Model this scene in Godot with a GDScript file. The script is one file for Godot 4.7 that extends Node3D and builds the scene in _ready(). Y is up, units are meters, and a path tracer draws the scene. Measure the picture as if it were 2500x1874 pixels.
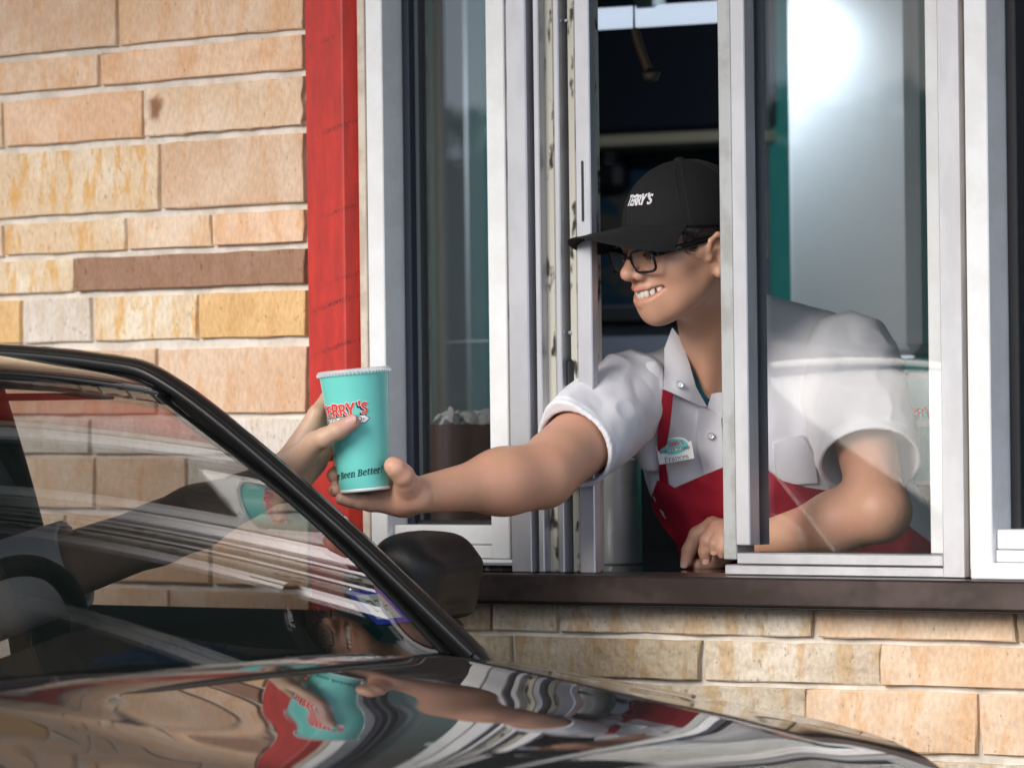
extends Node3D
# A drive-through window: world x runs along the window wall, y is up, z points out of the building to the lane.

var M := {}
var rng := RandomNumberGenerator.new()
var used_names := {}

func _ready() -> void:
	rng.seed = 7
	set_view()
	make_materials()
	build_setting()
	build_hedge()
	build_windows()
	build_room()
	build_car()
	build_cup()
	build_worker()
	build_driver()

# ---------------------------------------------------------------- camera, sky, sun
func set_view() -> void:
	var cam := Camera3D.new()
	cam.name = "camera"
	add_child(cam)
	var yaw := 0.6013
	var right := Vector3(cos(yaw), 0, -sin(yaw))
	var up := (Vector3.UP + right * 0.012).normalized()
	var back := Vector3(sin(yaw), 0, cos(yaw))
	cam.transform = Transform3D(Basis(up.cross(back).normalized(), up, back), Vector3(4.1691, 1.4, 6.0774))
	var lens := CameraAttributesPhysical.new()
	lens.frustum_focal_length = 153.682
	lens.frustum_focus_distance = 7.1
	lens.exposure_aperture = 5.0
	lens.frustum_near = 0.05
	lens.frustum_far = 400.0
	cam.attributes = lens
	cam.current = true
	var env := Environment.new()
	env.background_mode = Environment.BG_SKY
	var sky := Sky.new()
	var sm := ProceduralSkyMaterial.new()
	sm.sky_top_color = Color(0.70, 0.79, 0.93)
	sm.sky_horizon_color = Color(0.87, 0.91, 0.97)
	sm.sky_curve = 0.25
	sm.ground_bottom_color = Color(0.35, 0.34, 0.33)
	sm.ground_horizon_color = Color(0.55, 0.55, 0.55)
	sky.sky_material = sm
	env.sky = sky
	env.background_energy_multiplier = 0.9
	env.tonemap_mode = Environment.TONE_MAPPER_LINEAR
	env.tonemap_exposure = 2.15
	env.sdfgi_enabled = true
	env.ssao_enabled = true
	env.ssil_enabled = true
	var we := WorldEnvironment.new()
	we.name = "world_environment"
	we.environment = env
	add_child(we)
	var sun := DirectionalLight3D.new()
	sun.name = "sun"
	sun.light_color = Color(1.0, 0.975, 0.945)
	sun.light_energy = 0.5
	sun.light_angular_distance = 30.0
	sun.shadow_enabled = true
	add_child(sun)
	sun.look_at_from_position(Vector3(-0.6, 2.5, 5.5), Vector3(0.2, 0, 0))

# ---------------------------------------------------------------- helpers: nodes
func numbered(called: String) -> String:
	if not used_names.has(called):
		used_names[called] = 0
		return called
	used_names[called] += 1
	return "%s_%03d" % [called, used_names[called]]

func thing(called: String, label: String, category: String, at := Vector3.ZERO, turn := 0.0, group := "") -> Node3D:
	var o := Node3D.new()
	o.name = numbered(called)
	add_child(o)
	o.position = at
	o.rotation.y = turn
	o.set_meta("label", label)
	o.set_meta("category", category)
	if group != "":
		o.set_meta("group", group)
	return o

func part(called: String, mesh: Mesh, m: Material, parent: Node, at := Vector3.ZERO) -> MeshInstance3D:
	var o := MeshInstance3D.new()
	o.name = called
	o.mesh = mesh
	o.material_override = m
	parent.add_child(o, true)
	o.position = at
	return o

func setting(called: String, mesh: Mesh, m: Material, at := Vector3.ZERO) -> MeshInstance3D:
	var o := part(numbered(called), mesh, m, self, at)
	o.set_meta("kind", "structure")
	return o

func single(called: String, mesh: Mesh, m: Material, label: String, category: String, at := Vector3.ZERO, group := "") -> MeshInstance3D:
	var o := part(numbered(called), mesh, m, self, at)
	o.set_meta("label", label)
	o.set_meta("category", category)
	if group != "":
		o.set_meta("group", group)
	return o

# ---------------------------------------------------------------- helpers: materials
func lin(r: float, g: float, b: float, a := 1.0) -> Color:
	var c := Color(r, g, b).linear_to_srgb()
	c.a = a
	return c

func mat(c: Color, rough := 0.6, metal := 0.0) -> StandardMaterial3D:
	var m := StandardMaterial3D.new()
	m.albedo_color = c
	m.roughness = rough
	m.metallic = metal
	return m

func noise(freq: float, sd: int, octaves := 4, kind := FastNoiseLite.TYPE_SIMPLEX_SMOOTH) -> FastNoiseLite:
	var n := FastNoiseLite.new()
	n.noise_type = kind
	n.frequency = freq
	n.seed = sd
	n.fractal_octaves = octaves
	return n

func noise_bytes(freq: float, sd: int, octaves := 4, size := 512) -> PackedByteArray:
	var im := noise(freq, sd, octaves).get_seamless_image(size, size)
	im.convert(Image.FORMAT_L8)
	return im.get_data()

func noise_tex(freq: float, sd: int, octaves := 4, size := 512) -> ImageTexture:
	var im := noise(freq, sd, octaves).get_seamless_image(size, size)
	return ImageTexture.create_from_image(im)

func bumpy(m: StandardMaterial3D, tex: Texture2D, cm: float, scale: float, triplanar := true) -> StandardMaterial3D:
	m.heightmap_enabled = true
	m.heightmap_texture = tex
	m.heightmap_scale = cm
	if triplanar:
		m.uv1_triplanar = true
		m.uv1_scale = Vector3.ONE * scale
	return m

func rough_map(m: StandardMaterial3D, tex: Texture2D, scale: float) -> StandardMaterial3D:
	m.roughness_texture = tex
	m.roughness_texture_channel = BaseMaterial3D.TEXTURE_CHANNEL_RED
	m.uv1_triplanar = true
	m.uv1_scale = Vector3.ONE * scale
	return m

# a stone picture: vertical bedding streaks, mottling, ochre veins and pale flecks, all wrapped at the edges
func stone_tex(sd: int, base: Vector3, pale: Vector3, ochre: Vector3, ochre_amount: float, vein_amount: float, fleck: float) -> ImageTexture:
	var s := 512
	var a := noise_bytes(0.008, sd, 4)
	var b := noise_bytes(0.006, sd + 1, 5)
	var c := noise_bytes(0.03, sd + 2, 4)
	var d := noise_bytes(0.007, sd + 3, 3)
	var e := noise_bytes(0.05, sd + 4, 3)
	var out := PackedByteArray()
	out.resize(s * s * 3)
	var k := 0
	for y in s:
		for x in s:
			var st := a[y * s + (x * 3) % s] / 255.0
			var mo := b[y * s + x] / 255.0
			var fi := c[((y * 2) % s) * s + (x * 4) % s] / 255.0
			var ve := absf(d[y * s + (x * 2) % s] / 255.0 - 0.5 + (fi - 0.5) * 0.10)
			var fl := e[y * s + (x * 2) % s] / 255.0
			var col := base.lerp(pale, smoothstep(0.3, 0.75, mo))
			col = col.lerp(ochre, smoothstep(0.52, 0.8, st) * ochre_amount)
			col = col.lerp(ochre, (1.0 - smoothstep(0.0, 0.035, ve)) * vein_amount * smoothstep(0.35, 0.6, st))
			col *= 0.93 + 0.14 * fi
			if fl > 0.80:
				col = col.lerp(Vector3(0.86, 0.82, 0.76), fleck * smoothstep(0.80, 0.88, fl))
			if fl < 0.17:
				col *= 0.80
			out[k] = int(clampf(col.x, 0, 1) * 255)
			out[k + 1] = int(clampf(col.y, 0, 1) * 255)
			out[k + 2] = int(clampf(col.z, 0, 1) * 255)
			k += 3
	return ImageTexture.create_from_image(Image.create_from_data(s, s, false, Image.FORMAT_RGB8, out))

# mottled tint: a picture that varies between two colours, for worn or dirty surfaces with a grain of its own
func mottle_tex(sd: int, freq: float, stretch_x: int, stretch_y: int, one: Vector3, two: Vector3, lo: float, hi: float) -> ImageTexture:
	var s := 512
	var a := noise_bytes(freq, sd, 5)
	var c := noise_bytes(0.06, sd + 9, 3)
	var out := PackedByteArray()
	out.resize(s * s * 3)
	var k := 0
	for y in s:
		for x in s:
			var t := smoothstep(lo, hi, a[((y * stretch_y) % s) * s + (x * stretch_x) % s] / 255.0 * 0.75 + c[y * s + x] / 255.0 * 0.25)
			var col := one.lerp(two, t)
			out[k] = int(clampf(col.x, 0, 1) * 255)
			out[k + 1] = int(clampf(col.y, 0, 1) * 255)
			out[k + 2] = int(clampf(col.z, 0, 1) * 255)
			k += 3
	return ImageTexture.create_from_image(Image.create_from_data(s, s, false, Image.FORMAT_RGB8, out))

func textured(tex: Texture2D, rough: float, scale: float, metal := 0.0) -> StandardMaterial3D:
	var m := mat(Color.WHITE, rough, metal)
	m.albedo_texture = tex
	m.uv1_triplanar = true
	m.uv1_scale = Vector3.ONE * scale
	return m

func glass_mat(alpha: float, tint: Color) -> StandardMaterial3D:
	var m := mat(Color(tint.r, tint.g, tint.b, alpha), 0.0, 0.0)
	m.transparency = BaseMaterial3D.TRANSPARENCY_ALPHA
	m.metallic_specular = 0.5
	return m

# ---------------------------------------------------------------- helpers: meshes
func tri(st: SurfaceTool, a: Vector3, b: Vector3, c: Vector3) -> void:
	st.add_vertex(a)
	st.add_vertex(b)
	st.add_vertex(c)

# corners named counter-clockwise as seen from the front
func quad(st: SurfaceTool, a: Vector3, b: Vector3, c: Vector3, d: Vector3) -> void:
	tri(st, a, c, b)
	tri(st, a, d, c)

func begin() -> SurfaceTool:
	var st := SurfaceTool.new()
	st.begin(Mesh.PRIMITIVE_TRIANGLES)
	return st

func finish(st: SurfaceTool) -> ArrayMesh:
	st.index()
	st.generate_normals()
	return st.commit()

# a box between two corners with chamfered edges
func add_box(st: SurfaceTool, lo: Vector3, hi: Vector3, bev := 0.002) -> void:
	st.set_smooth_group(-1)
	var b := minf(bev, 0.45 * minf(hi.x - lo.x, minf(hi.y - lo.y, hi.z - lo.z)))
	var c := (lo + hi) / 2.0
	var h := (hi - lo) / 2.0
	var p := func(sx, sy, sz, ax):
		var v := Vector3(sx * h.x, sy * h.y, sz * h.z)
		for i in 3:
			if i != ax:
				v[i] -= signf(v[i]) * b
		return c + v
	for ax in 3:
		var u := (ax + 1) % 3
		var w := (ax + 2) % 3
		for s in [-1, 1]:
			var q := []
			for k in [[-1, -1], [1, -1], [1, 1], [-1, 1]]:
				var sg := [0, 0, 0]
				sg[ax] = s
				sg[u] = k[0]
				sg[w] = k[1]
				q.append(p.call(sg[0], sg[1], sg[2], ax))
			if s > 0:
				quad(st, q[0], q[1], q[2], q[3])
			else:
				quad(st, q[3], q[2], q[1], q[0])
		for su in [-1, 1]:
			for sw in [-1, 1]:
				# chamfer along axis ax between faces u and w
				var g := func(e, f):
					var sg := [0, 0, 0]
					sg[ax] = e
					sg[u] = su
					sg[w] = sw
					return p.call(sg[0], sg[1], sg[2], f)
				var a0: Vector3 = g.call(-1, u)
				var a1: Vector3 = g.call(1, u)
				var b0: Vector3 = g.call(-1, w)
				var b1: Vector3 = g.call(1, w)
				if su * sw > 0:
					quad(st, a0, b0, b1, a1)
				else:
					quad(st, b0, a0, a1, b1)
	for sx in [-1, 1]:
		for sy in [-1, 1]:
			for sz in [-1, 1]:
				var x: Vector3 = p.call(sx, sy, sz, 0)
				var y: Vector3 = p.call(sx, sy, sz, 1)
				var z: Vector3 = p.call(sx, sy, sz, 2)
				if sx * sy * sz > 0:
					tri(st, x, z, y)
				else:
					tri(st, x, y, z)

func box(lo: Vector3, hi: Vector3, bev := 0.002) -> ArrayMesh:
	var st := begin()
	add_box(st, lo, hi, bev)
	return finish(st)

# a prism: polygon (counter-clockwise seen from above, x and z) from y0 to y1
func prism(pts: PackedVector2Array, y0: float, y1: float) -> ArrayMesh:
	var st := begin()
	st.set_smooth_group(-1)
	var n := pts.size()
	for i in n:
		var a := pts[i]
		var b := pts[(i + 1) % n]
		quad(st, Vector3(b.x, y0, b.y), Vector3(a.x, y0, a.y), Vector3(a.x, y1, a.y), Vector3(b.x, y1, b.y))
	var idx := Geometry2D.triangulate_polygon(pts)
	for k in range(0, idx.size(), 3):
		var t := [pts[idx[k]], pts[idx[k + 1]], pts[idx[k + 2]]]
		for lvl in [y0, y1]:
			st.add_vertex(Vector3(t[0].x, lvl, t[0].y))
			st.add_vertex(Vector3(t[1].x, lvl, t[1].y))
			st.add_vertex(Vector3(t[2].x, lvl, t[2].y))
	return finish(st)

# rings of points (equal length) joined into a skin
func add_loft(st: SurfaceTool, rings: Array, closed := true, caps := false, group := 0) -> void:
	st.set_smooth_group(group)
	for i in rings.size() - 1:
		var a: Array = rings[i]
		var b: Array = rings[i + 1]
		var n: int = a.size()
		for j in (n if closed else n - 1):
			var k := (j + 1) % n
			quad(st, a[j], a[k], b[k], b[j])
	if caps:
		st.set_smooth_group(-1)
		for e in [0, rings.size() - 1]:
			var r: Array = rings[e]
			var c := Vector3.ZERO
			for p in r:
				c += p / float(r.size())
			for j in r.size():
				var k := (j + 1) % r.size()
				if e == 0:
					tri(st, c, r[j], r[k])
				else:
					tri(st, c, r[k], r[j])

# a round tube along points with a radius for each
func add_tube(st: SurfaceTool, pts: Array, radii: Array, sides := 8, caps := true) -> void:
	var rings := []
	var ref := Vector3.UP
	for i in pts.size():
		var t: Vector3 = (pts[mini(i + 1, pts.size() - 1)] - pts[maxi(i - 1, 0)]).normalized()
		if absf(t.dot(ref)) > 0.9:
			ref = Vector3.RIGHT if absf(t.x) < 0.7 else Vector3.BACK
		var u := t.cross(ref).normalized()
		var v := t.cross(u).normalized()
		ref = -t.cross(u).normalized() if false else ref
		var ring := []
		for j in sides:
			var an := TAU * j / sides
			ring.append(pts[i] + (u * cos(an) + v * sin(an)) * radii[mini(i, radii.size() - 1)])
		rings.append(ring)
	add_loft(st, rings, true, caps)

func tube(pts: Array, radii: Array, sides := 8) -> ArrayMesh:
	var st := begin()
	add_tube(st, pts, radii, sides)
	return finish(st)

# profile of (radius, height) turned about the y axis
func add_lathe(st: SurfaceTool, prof: Array, sides := 32, group := 0) -> void:
	var rings := []
	for p in prof:
		var ring := []
		for j in sides:
			var an := -TAU * j / sides
			ring.append(Vector3(cos(an) * p[0], p[1], sin(an) * p[0]))
		rings.append(ring)
	add_loft(st, rings, true, false, group)

func lathe(prof: Array, sides := 32) -> ArrayMesh:
	var st := begin()
	add_lathe(st, prof, sides)
	return finish(st)

func sphere_mesh(r: float, seg := 16) -> SphereMesh:
	var s := SphereMesh.new()
	s.radius = r
	s.height = 2 * r
	s.radial_segments = seg
	s.rings = seg / 2
	return s

# Catmull-Rom through points, n steps a span
func smooth_line(pts: Array, n := 6) -> Array:
	var out := []
	for i in pts.size() - 1:
		var p0: Vector3 = pts[maxi(i - 1, 0)]
		var p1: Vector3 = pts[i]
		var p2: Vector3 = pts[i + 1]
		var p3: Vector3 = pts[mini(i + 2, pts.size() - 1)]
		for k in n:
			out.append(p1.cubic_interpolate(p2, p0, p3, float(k) / n))
	out.append(pts[pts.size() - 1])
	return out

func letters(text: String, height: float, depth: float, bold := true, serif := false, skew := 0.0) -> ArrayMesh:
	var f := SystemFont.new()
	f.font_names = PackedStringArray(["Droid Serif" if serif else "Droid Sans"])
	f.font_weight = 700 if bold else 400
	var t := TextMesh.new()
	t.font = f
	t.text = text
	t.font_size = 64
	t.pixel_size = height / 46.0
	t.depth = depth
	t.curve_step = 1.0
	var arr := t.get_mesh_arrays()
	var v: PackedVector3Array = arr[Mesh.ARRAY_VERTEX]
	for i in v.size():
		v[i].x += skew * v[i].y
	arr[Mesh.ARRAY_VERTEX] = v
	arr[Mesh.ARRAY_TANGENT] = null
	var out := ArrayMesh.new()
	out.add_surface_from_arrays(Mesh.PRIMITIVE_TRIANGLES, arr)
	return out

# every vertex of a mesh sent through a function
func bent(mesh: ArrayMesh, f: Callable) -> ArrayMesh:
	var arr := mesh.surface_get_arrays(0)
	var v: PackedVector3Array = arr[Mesh.ARRAY_VERTEX]
	for i in v.size():
		v[i] = f.call(v[i])
	var st := begin()
	var idx = arr[Mesh.ARRAY_INDEX]
	st.set_smooth_group(-1)
	if idx == null or idx.size() == 0:
		for p in v:
			st.add_vertex(p)
	else:
		for i in idx:
			st.add_vertex(v[i])
	return finish(st)

# ---------------------------------------------------------------- materials
func make_materials() -> void:
	var fine := noise_tex(0.03, 31, 4)
	var soft := noise_tex(0.012, 33, 3)
	var grain := noise_tex(0.09, 35, 3)
	M.fine = fine
	M.soft = soft
	M.grain = grain
	var cream := stone_tex(101, Vector3(0.895, 0.775, 0.655), Vector3(0.93, 0.835, 0.735), Vector3(0.885, 0.705, 0.53), 0.5, 0.25, 0.5)
	var veined := stone_tex(202, Vector3(0.90, 0.80, 0.67), Vector3(0.94, 0.88, 0.79), Vector3(0.88, 0.66, 0.38), 0.7, 0.7, 0.4)
	var plain := stone_tex(303, Vector3(0.90, 0.86, 0.80), Vector3(0.94, 0.91, 0.87), Vector3(0.84, 0.76, 0.66), 0.4, 0.1, 0.5)
	var split := stone_tex(404, Vector3(0.82, 0.75, 0.66), Vector3(0.89, 0.84, 0.77), Vector3(0.77, 0.64, 0.47), 0.6, 0.4, 0.2)
	M.stone = []
	# colour, picture, relief in centimetres
	for d in [[lin(0.86, 0.80, 0.77), cream, 0.05], [lin(0.94, 0.87, 0.82), cream, 0.05], [lin(0.95, 0.94, 0.93), cream, 0.05], [lin(0.95, 0.92, 0.90), veined, 0.05], [lin(0.95, 0.95, 0.94), veined, 0.05],
			[lin(0.43, 0.27, 0.20), plain, 0.05], [lin(0.88, 0.86, 0.86), plain, 0.05], [lin(0.92, 0.64, 0.34), plain, 0.05], [lin(0.97, 0.86, 0.79), cream, 0.05],
			[lin(0.82, 0.82, 0.80), split, 0.5], [lin(0.95, 0.95, 0.95), split, 0.45], [lin(0.93, 0.90, 0.87), cream, 0.2], [lin(0.62, 0.58, 0.50), split, 0.6]]:
		var m := mat(d[0], 0.88)
		m.albedo_texture = d[1]
		m.vertex_color_use_as_albedo = true
		m.heightmap_enabled = true
		m.heightmap_texture = fine
		m.heightmap_scale = d[2]
		M.stone.append(m)
	M.mortar = textured(mottle_tex(11, 0.012, 1, 1, Vector3(0.79, 0.76, 0.71), Vector3(0.87, 0.84, 0.80), 0.3, 0.7), 0.95, 1.6)
	bumpy(M.mortar, fine, 0.3, 1.6)
	M.red = textured(red_tex(), 0.45, 1.0)
	M.red.uv1_triplanar = false
	M.white = textured(mottle_tex(21, 0.01, 1, 1, Vector3(0.875, 0.875, 0.87), Vector3(0.905, 0.91, 0.915), 0.2, 0.7), 0.42, 2.0)
	M.cream_trim = textured(mottle_tex(22, 0.012, 2, 1, Vector3(0.74, 0.69, 0.62), Vector3(0.84, 0.80, 0.74), 0.25, 0.7), 0.6, 2.0)
	M.alu = textured(mottle_tex(23, 0.01, 3, 1, Vector3(0.735, 0.735, 0.75), Vector3(0.77, 0.77, 0.785), 0.25, 0.7), 0.40, 1.0, 0.6)
	M.alu_dull = textured(mottle_tex(24, 0.012, 2, 1, Vector3(0.62, 0.62, 0.61), Vector3(0.69, 0.70, 0.70), 0.3, 0.65), 0.5, 1.4, 0.4)
	M.worn = textured(mottle_tex(25, 0.016, 4, 1, Vector3(0.16, 0.14, 0.12), Vector3(0.74, 0.73, 0.69), 0.22, 0.40), 0.6, 1.2, 0.1)
	M.grime = textured(mottle_tex(26, 0.016, 5, 1, Vector3(0.04, 0.036, 0.032), Vector3(0.42, 0.40, 0.36), 0.48, 0.72), 0.7, 1.0)
	M.gasket = mat(lin(0.012, 0.013, 0.016), 0.45)
	M.navy_gasket = mat(lin(0.018, 0.022, 0.04), 0.4)
	M.grey_gasket = mat(lin(0.06, 0.07, 0.075), 0.4)
	M.pane = glass_mat(0.004, Color(0.85, 0.95, 0.92))
	M.bronze = textured(mottle_tex(27, 0.008, 1, 2, Vector3(0.22, 0.18, 0.165), Vector3(0.30, 0.255, 0.245), 0.25, 0.75), 0.38, 1.0, 0.5)
	M.counter = mat(lin(0.012, 0.012, 0.013), 0.12)
	M.asphalt = textured(mottle_tex(28, 0.02, 1, 1, Vector3(0.24, 0.24, 0.24), Vector3(0.34, 0.33, 0.32), 0.2, 0.8), 0.95, 0.7)
	bumpy(M.asphalt, grain, 0.8, 0.7)
	M.concrete = textured(mottle_tex(29, 0.01, 1, 1, Vector3(0.52, 0.51, 0.49), Vector3(0.66, 0.65, 0.62), 0.2, 0.8), 0.9, 0.6)
	M.teal = mat(lin(0.02, 0.34, 0.30), 0.45)
	M.pale_teal = mat(lin(0.16, 0.55, 0.50), 0.4)
	M.green = mat(lin(0.42, 0.52, 0.40), 0.5)
	M.tan = mat(lin(0.40, 0.34, 0.24), 0.6)
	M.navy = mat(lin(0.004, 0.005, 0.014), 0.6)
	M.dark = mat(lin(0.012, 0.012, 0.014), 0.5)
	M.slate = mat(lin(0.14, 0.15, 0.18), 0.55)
	M.steel = textured(mottle_tex(30, 0.006, 6, 1, Vector3(0.66, 0.67, 0.69), Vector3(0.78, 0.79, 0.80), 0.2, 0.8), 0.22, 1.0, 1.0)
	M.ceiling = mat(lin(0.5, 0.5, 0.5), 0.9)
	M.brown = mat(lin(0.10, 0.045, 0.035), 0.6)
	M.paper = mat(lin(0.78, 0.79, 0.78), 0.9)

# red paint: slight mottling and black rub marks where mirrors have scraped it
func red_tex() -> ImageTexture:
	var w := 256
	var h := 2048
	var im := Image.create(w, h, false, Image.FORMAT_RGB8)
	var n := noise(0.012, 5, 4)
	var n2 := noise(0.05, 6, 3)
	for y in h:
		for x in w:
			var t := 0.94 + 0.10 * n.get_noise_2d(x * 2.0, y) + 0.05 * n2.get_noise_2d(x, y)
			im.set_pixel(x, y, Color(0.79 * t, 0.195 * t, 0.13 * t))
	var r := RandomNumberGenerator.new()
	r.seed = 3
	# rows are 1.7 mm apart, top of the post first
	for k in [[0.80, 0.205, 0.20], [0.70, 0.245, 0.26], [0.82, 0.335, 0.14], [0.78, 0.415, 0.20], [0.30, 0.34, 0.02], [0.62, 0.20, 0.05], [0.5, 0.10, 0.08], [0.66, 0.5, 0.08], [0.85, 0.27, 0.10]]:
		var cy: float = 1340 - k[1] * 900.0 / 0.5 * 0.5 + 60
		for j in int(k[2] * 800):
			var x := int(clampf((k[0] + r.randfn(0, 0.13)) * w, 0, w - 1))
			var y := int(cy - (x - k[0] * w) * 0.10 + r.randfn(0, 1.1))
			var c := im.get_pixel(x, y)
			im.set_pixel(x, y, c.lerp(Color(0.16, 0.06, 0.05), r.randf_range(0.3, 0.85)))
	return ImageTexture.create_from_image(im)

# ---------------------------------------------------------------- stones
# one dressed stone with its front in the plane z = 0: wavy arrises, rounded edges, an uneven face
func stone_mesh(w: float, h: float, depth: float, sd: int, rough := 0.0012, spot := Vector3.ZERO, tones := []) -> ArrayMesh:
	var n := noise(9.0, sd, 3)
	var st := begin()
	var b := 0.0016
	var us := [0.0, b]
	var nx := clampi(int(w / 0.045), 2, 14)
	for i in range(1, nx):
		us.append(w * i / nx)
	us.append_array([w - b, w])
	var vs := [0.0, b]
	var ny := clampi(int(h / 0.035), 2, 4)
	if spot.z > 0.0:
		ny = 12
		us = [0.0, b]
		for i in range(1, 36):
			us.append(w * i / 36.0)
		us.append_array([w - b, w])
	for i in range(1, ny):
		vs.append(h * i / ny)
	vs.append_array([h - b, h])
	var off := Vector2(sd * 0.37, sd * 0.73)
	var grid := []
	var cols := []
	for j in vs.size():
		var row := []
		var crow := []
		for i in us.size():
			var p := Vector3(us[i], vs[j], n.get_noise_2d(us[i] + sd, vs[j]) * rough * 2.5)
			if i == 0 or i == us.size() - 1:
				p.x += n.get_noise_2d(vs[j] * 3.0, sd * 3.1 + i) * 0.004
				p.z -= b
			if j == 0 or j == vs.size() - 1:
				p.y += n.get_noise_2d(us[i] * 2.0, sd * 5.3 + j) * 0.003
				p.z -= b
			row.append(p)
			var c := Color.WHITE
			if spot.z > 0.0:
				var q := Vector2((p.x - spot.x) / spot.z, (p.y - spot.y) / (spot.z * 1.15)).length() + n.get_noise_2d(p.x * 6, p.y * 6) * 0.35
				c = Color(1, 1, 1).lerp(Color(0.40, 0.26, 0.20), 1.0 - smoothstep(0.55, 1.1, q))
			crow.append(c)
		grid.append(row)
		cols.append(crow)
	for j in vs.size() - 1:
		for i in us.size() - 1:
			var rim_cell := i == 0 or j == 0 or i == us.size() - 2 or j == vs.size() - 2
			st.set_smooth_group(1 if rim_cell else 0)
			for k in [[0, 0], [1, 1], [1, 0], [0, 0], [0, 1], [1, 1]]:
				var p: Vector3 = grid[j + k[1]][i + k[0]]
				st.set_color(cols[j + k[1]][i + k[0]])
				st.set_uv(Vector2(p.x, p.y) / 0.6 + off)
				st.add_vertex(p)
	st.set_smooth_group(-1)
	var rim := []
	for i in us.size():
		rim.append(grid[0][i])
	for j in range(1, vs.size()):
		rim.append(grid[j][us.size() - 1])
	for i in range(us.size() - 2, -1, -1):
		rim.append(grid[vs.size() - 1][i])
	for j in range(vs.size() - 2, 0, -1):
		rim.append(grid[j][0])
	st.set_color(Color.WHITE)
	for i in rim.size():
		var a: Vector3 = rim[i]
		var c: Vector3 = rim[(i + 1) % rim.size()]
		var a2 := Vector3(a.x, a.y, -depth)
		var c2 := Vector3(c.x, c.y, -depth)
		for p in [a, c, a2, c, c2, a2]:
			st.set_uv(Vector2(p.x + p.z, p.y + p.z) / 0.6 + off)
			st.add_vertex(p)
	return finish(st)

func stone(parent: Node, x0: float, x1: float, y0: float, y1: float, kind: int, sd: int, proud := 0.0, spot := Vector3.ZERO) -> MeshInstance3D:
	var rough := 0.0035 if kind >= 9 else 0.0012
	return part("stone", stone_mesh(x1 - x0, y1 - y0, 0.04, sd, rough, spot), M.stone[kind], parent, Vector3(x0, y0, proud))

# courses nobody sees in the picture itself (only in the car's paint and glass), joined into one part
func far_courses(parent: Node, x0: float, x1: float, y0: float, y1: float, sd: int) -> void:
	var r := RandomNumberGenerator.new()
	r.seed = sd
	var sts := [begin(), begin(), begin(), begin()]
	var y := y0
	while y < y1 - 0.03:
		var h := minf(r.randf_range(0.05, 0.10), y1 - y)
		var x := x0
		while x < x1 - 0.02:
			var w := r.randf_range(0.25, 0.6)
			if x + w > x1 - 0.12:
				w = x1 - x
			var st: SurfaceTool = sts[r.randi() % 4]
			st.set_color(Color.WHITE)
			st.set_uv(Vector2(x, y))
			add_box(st, Vector3(x, y, -0.035), Vector3(x + w - 0.012, y + h - 0.013, r.randf_range(-0.002, 0.002)), 0.003)
			x += w
		y += h
	for k in 4:
		var o := part("stone_courses", finish(sts[k]), M.stone[[0, 1, 4, 8][k]], parent)
		o.set_meta("kind", "stuff")

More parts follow.
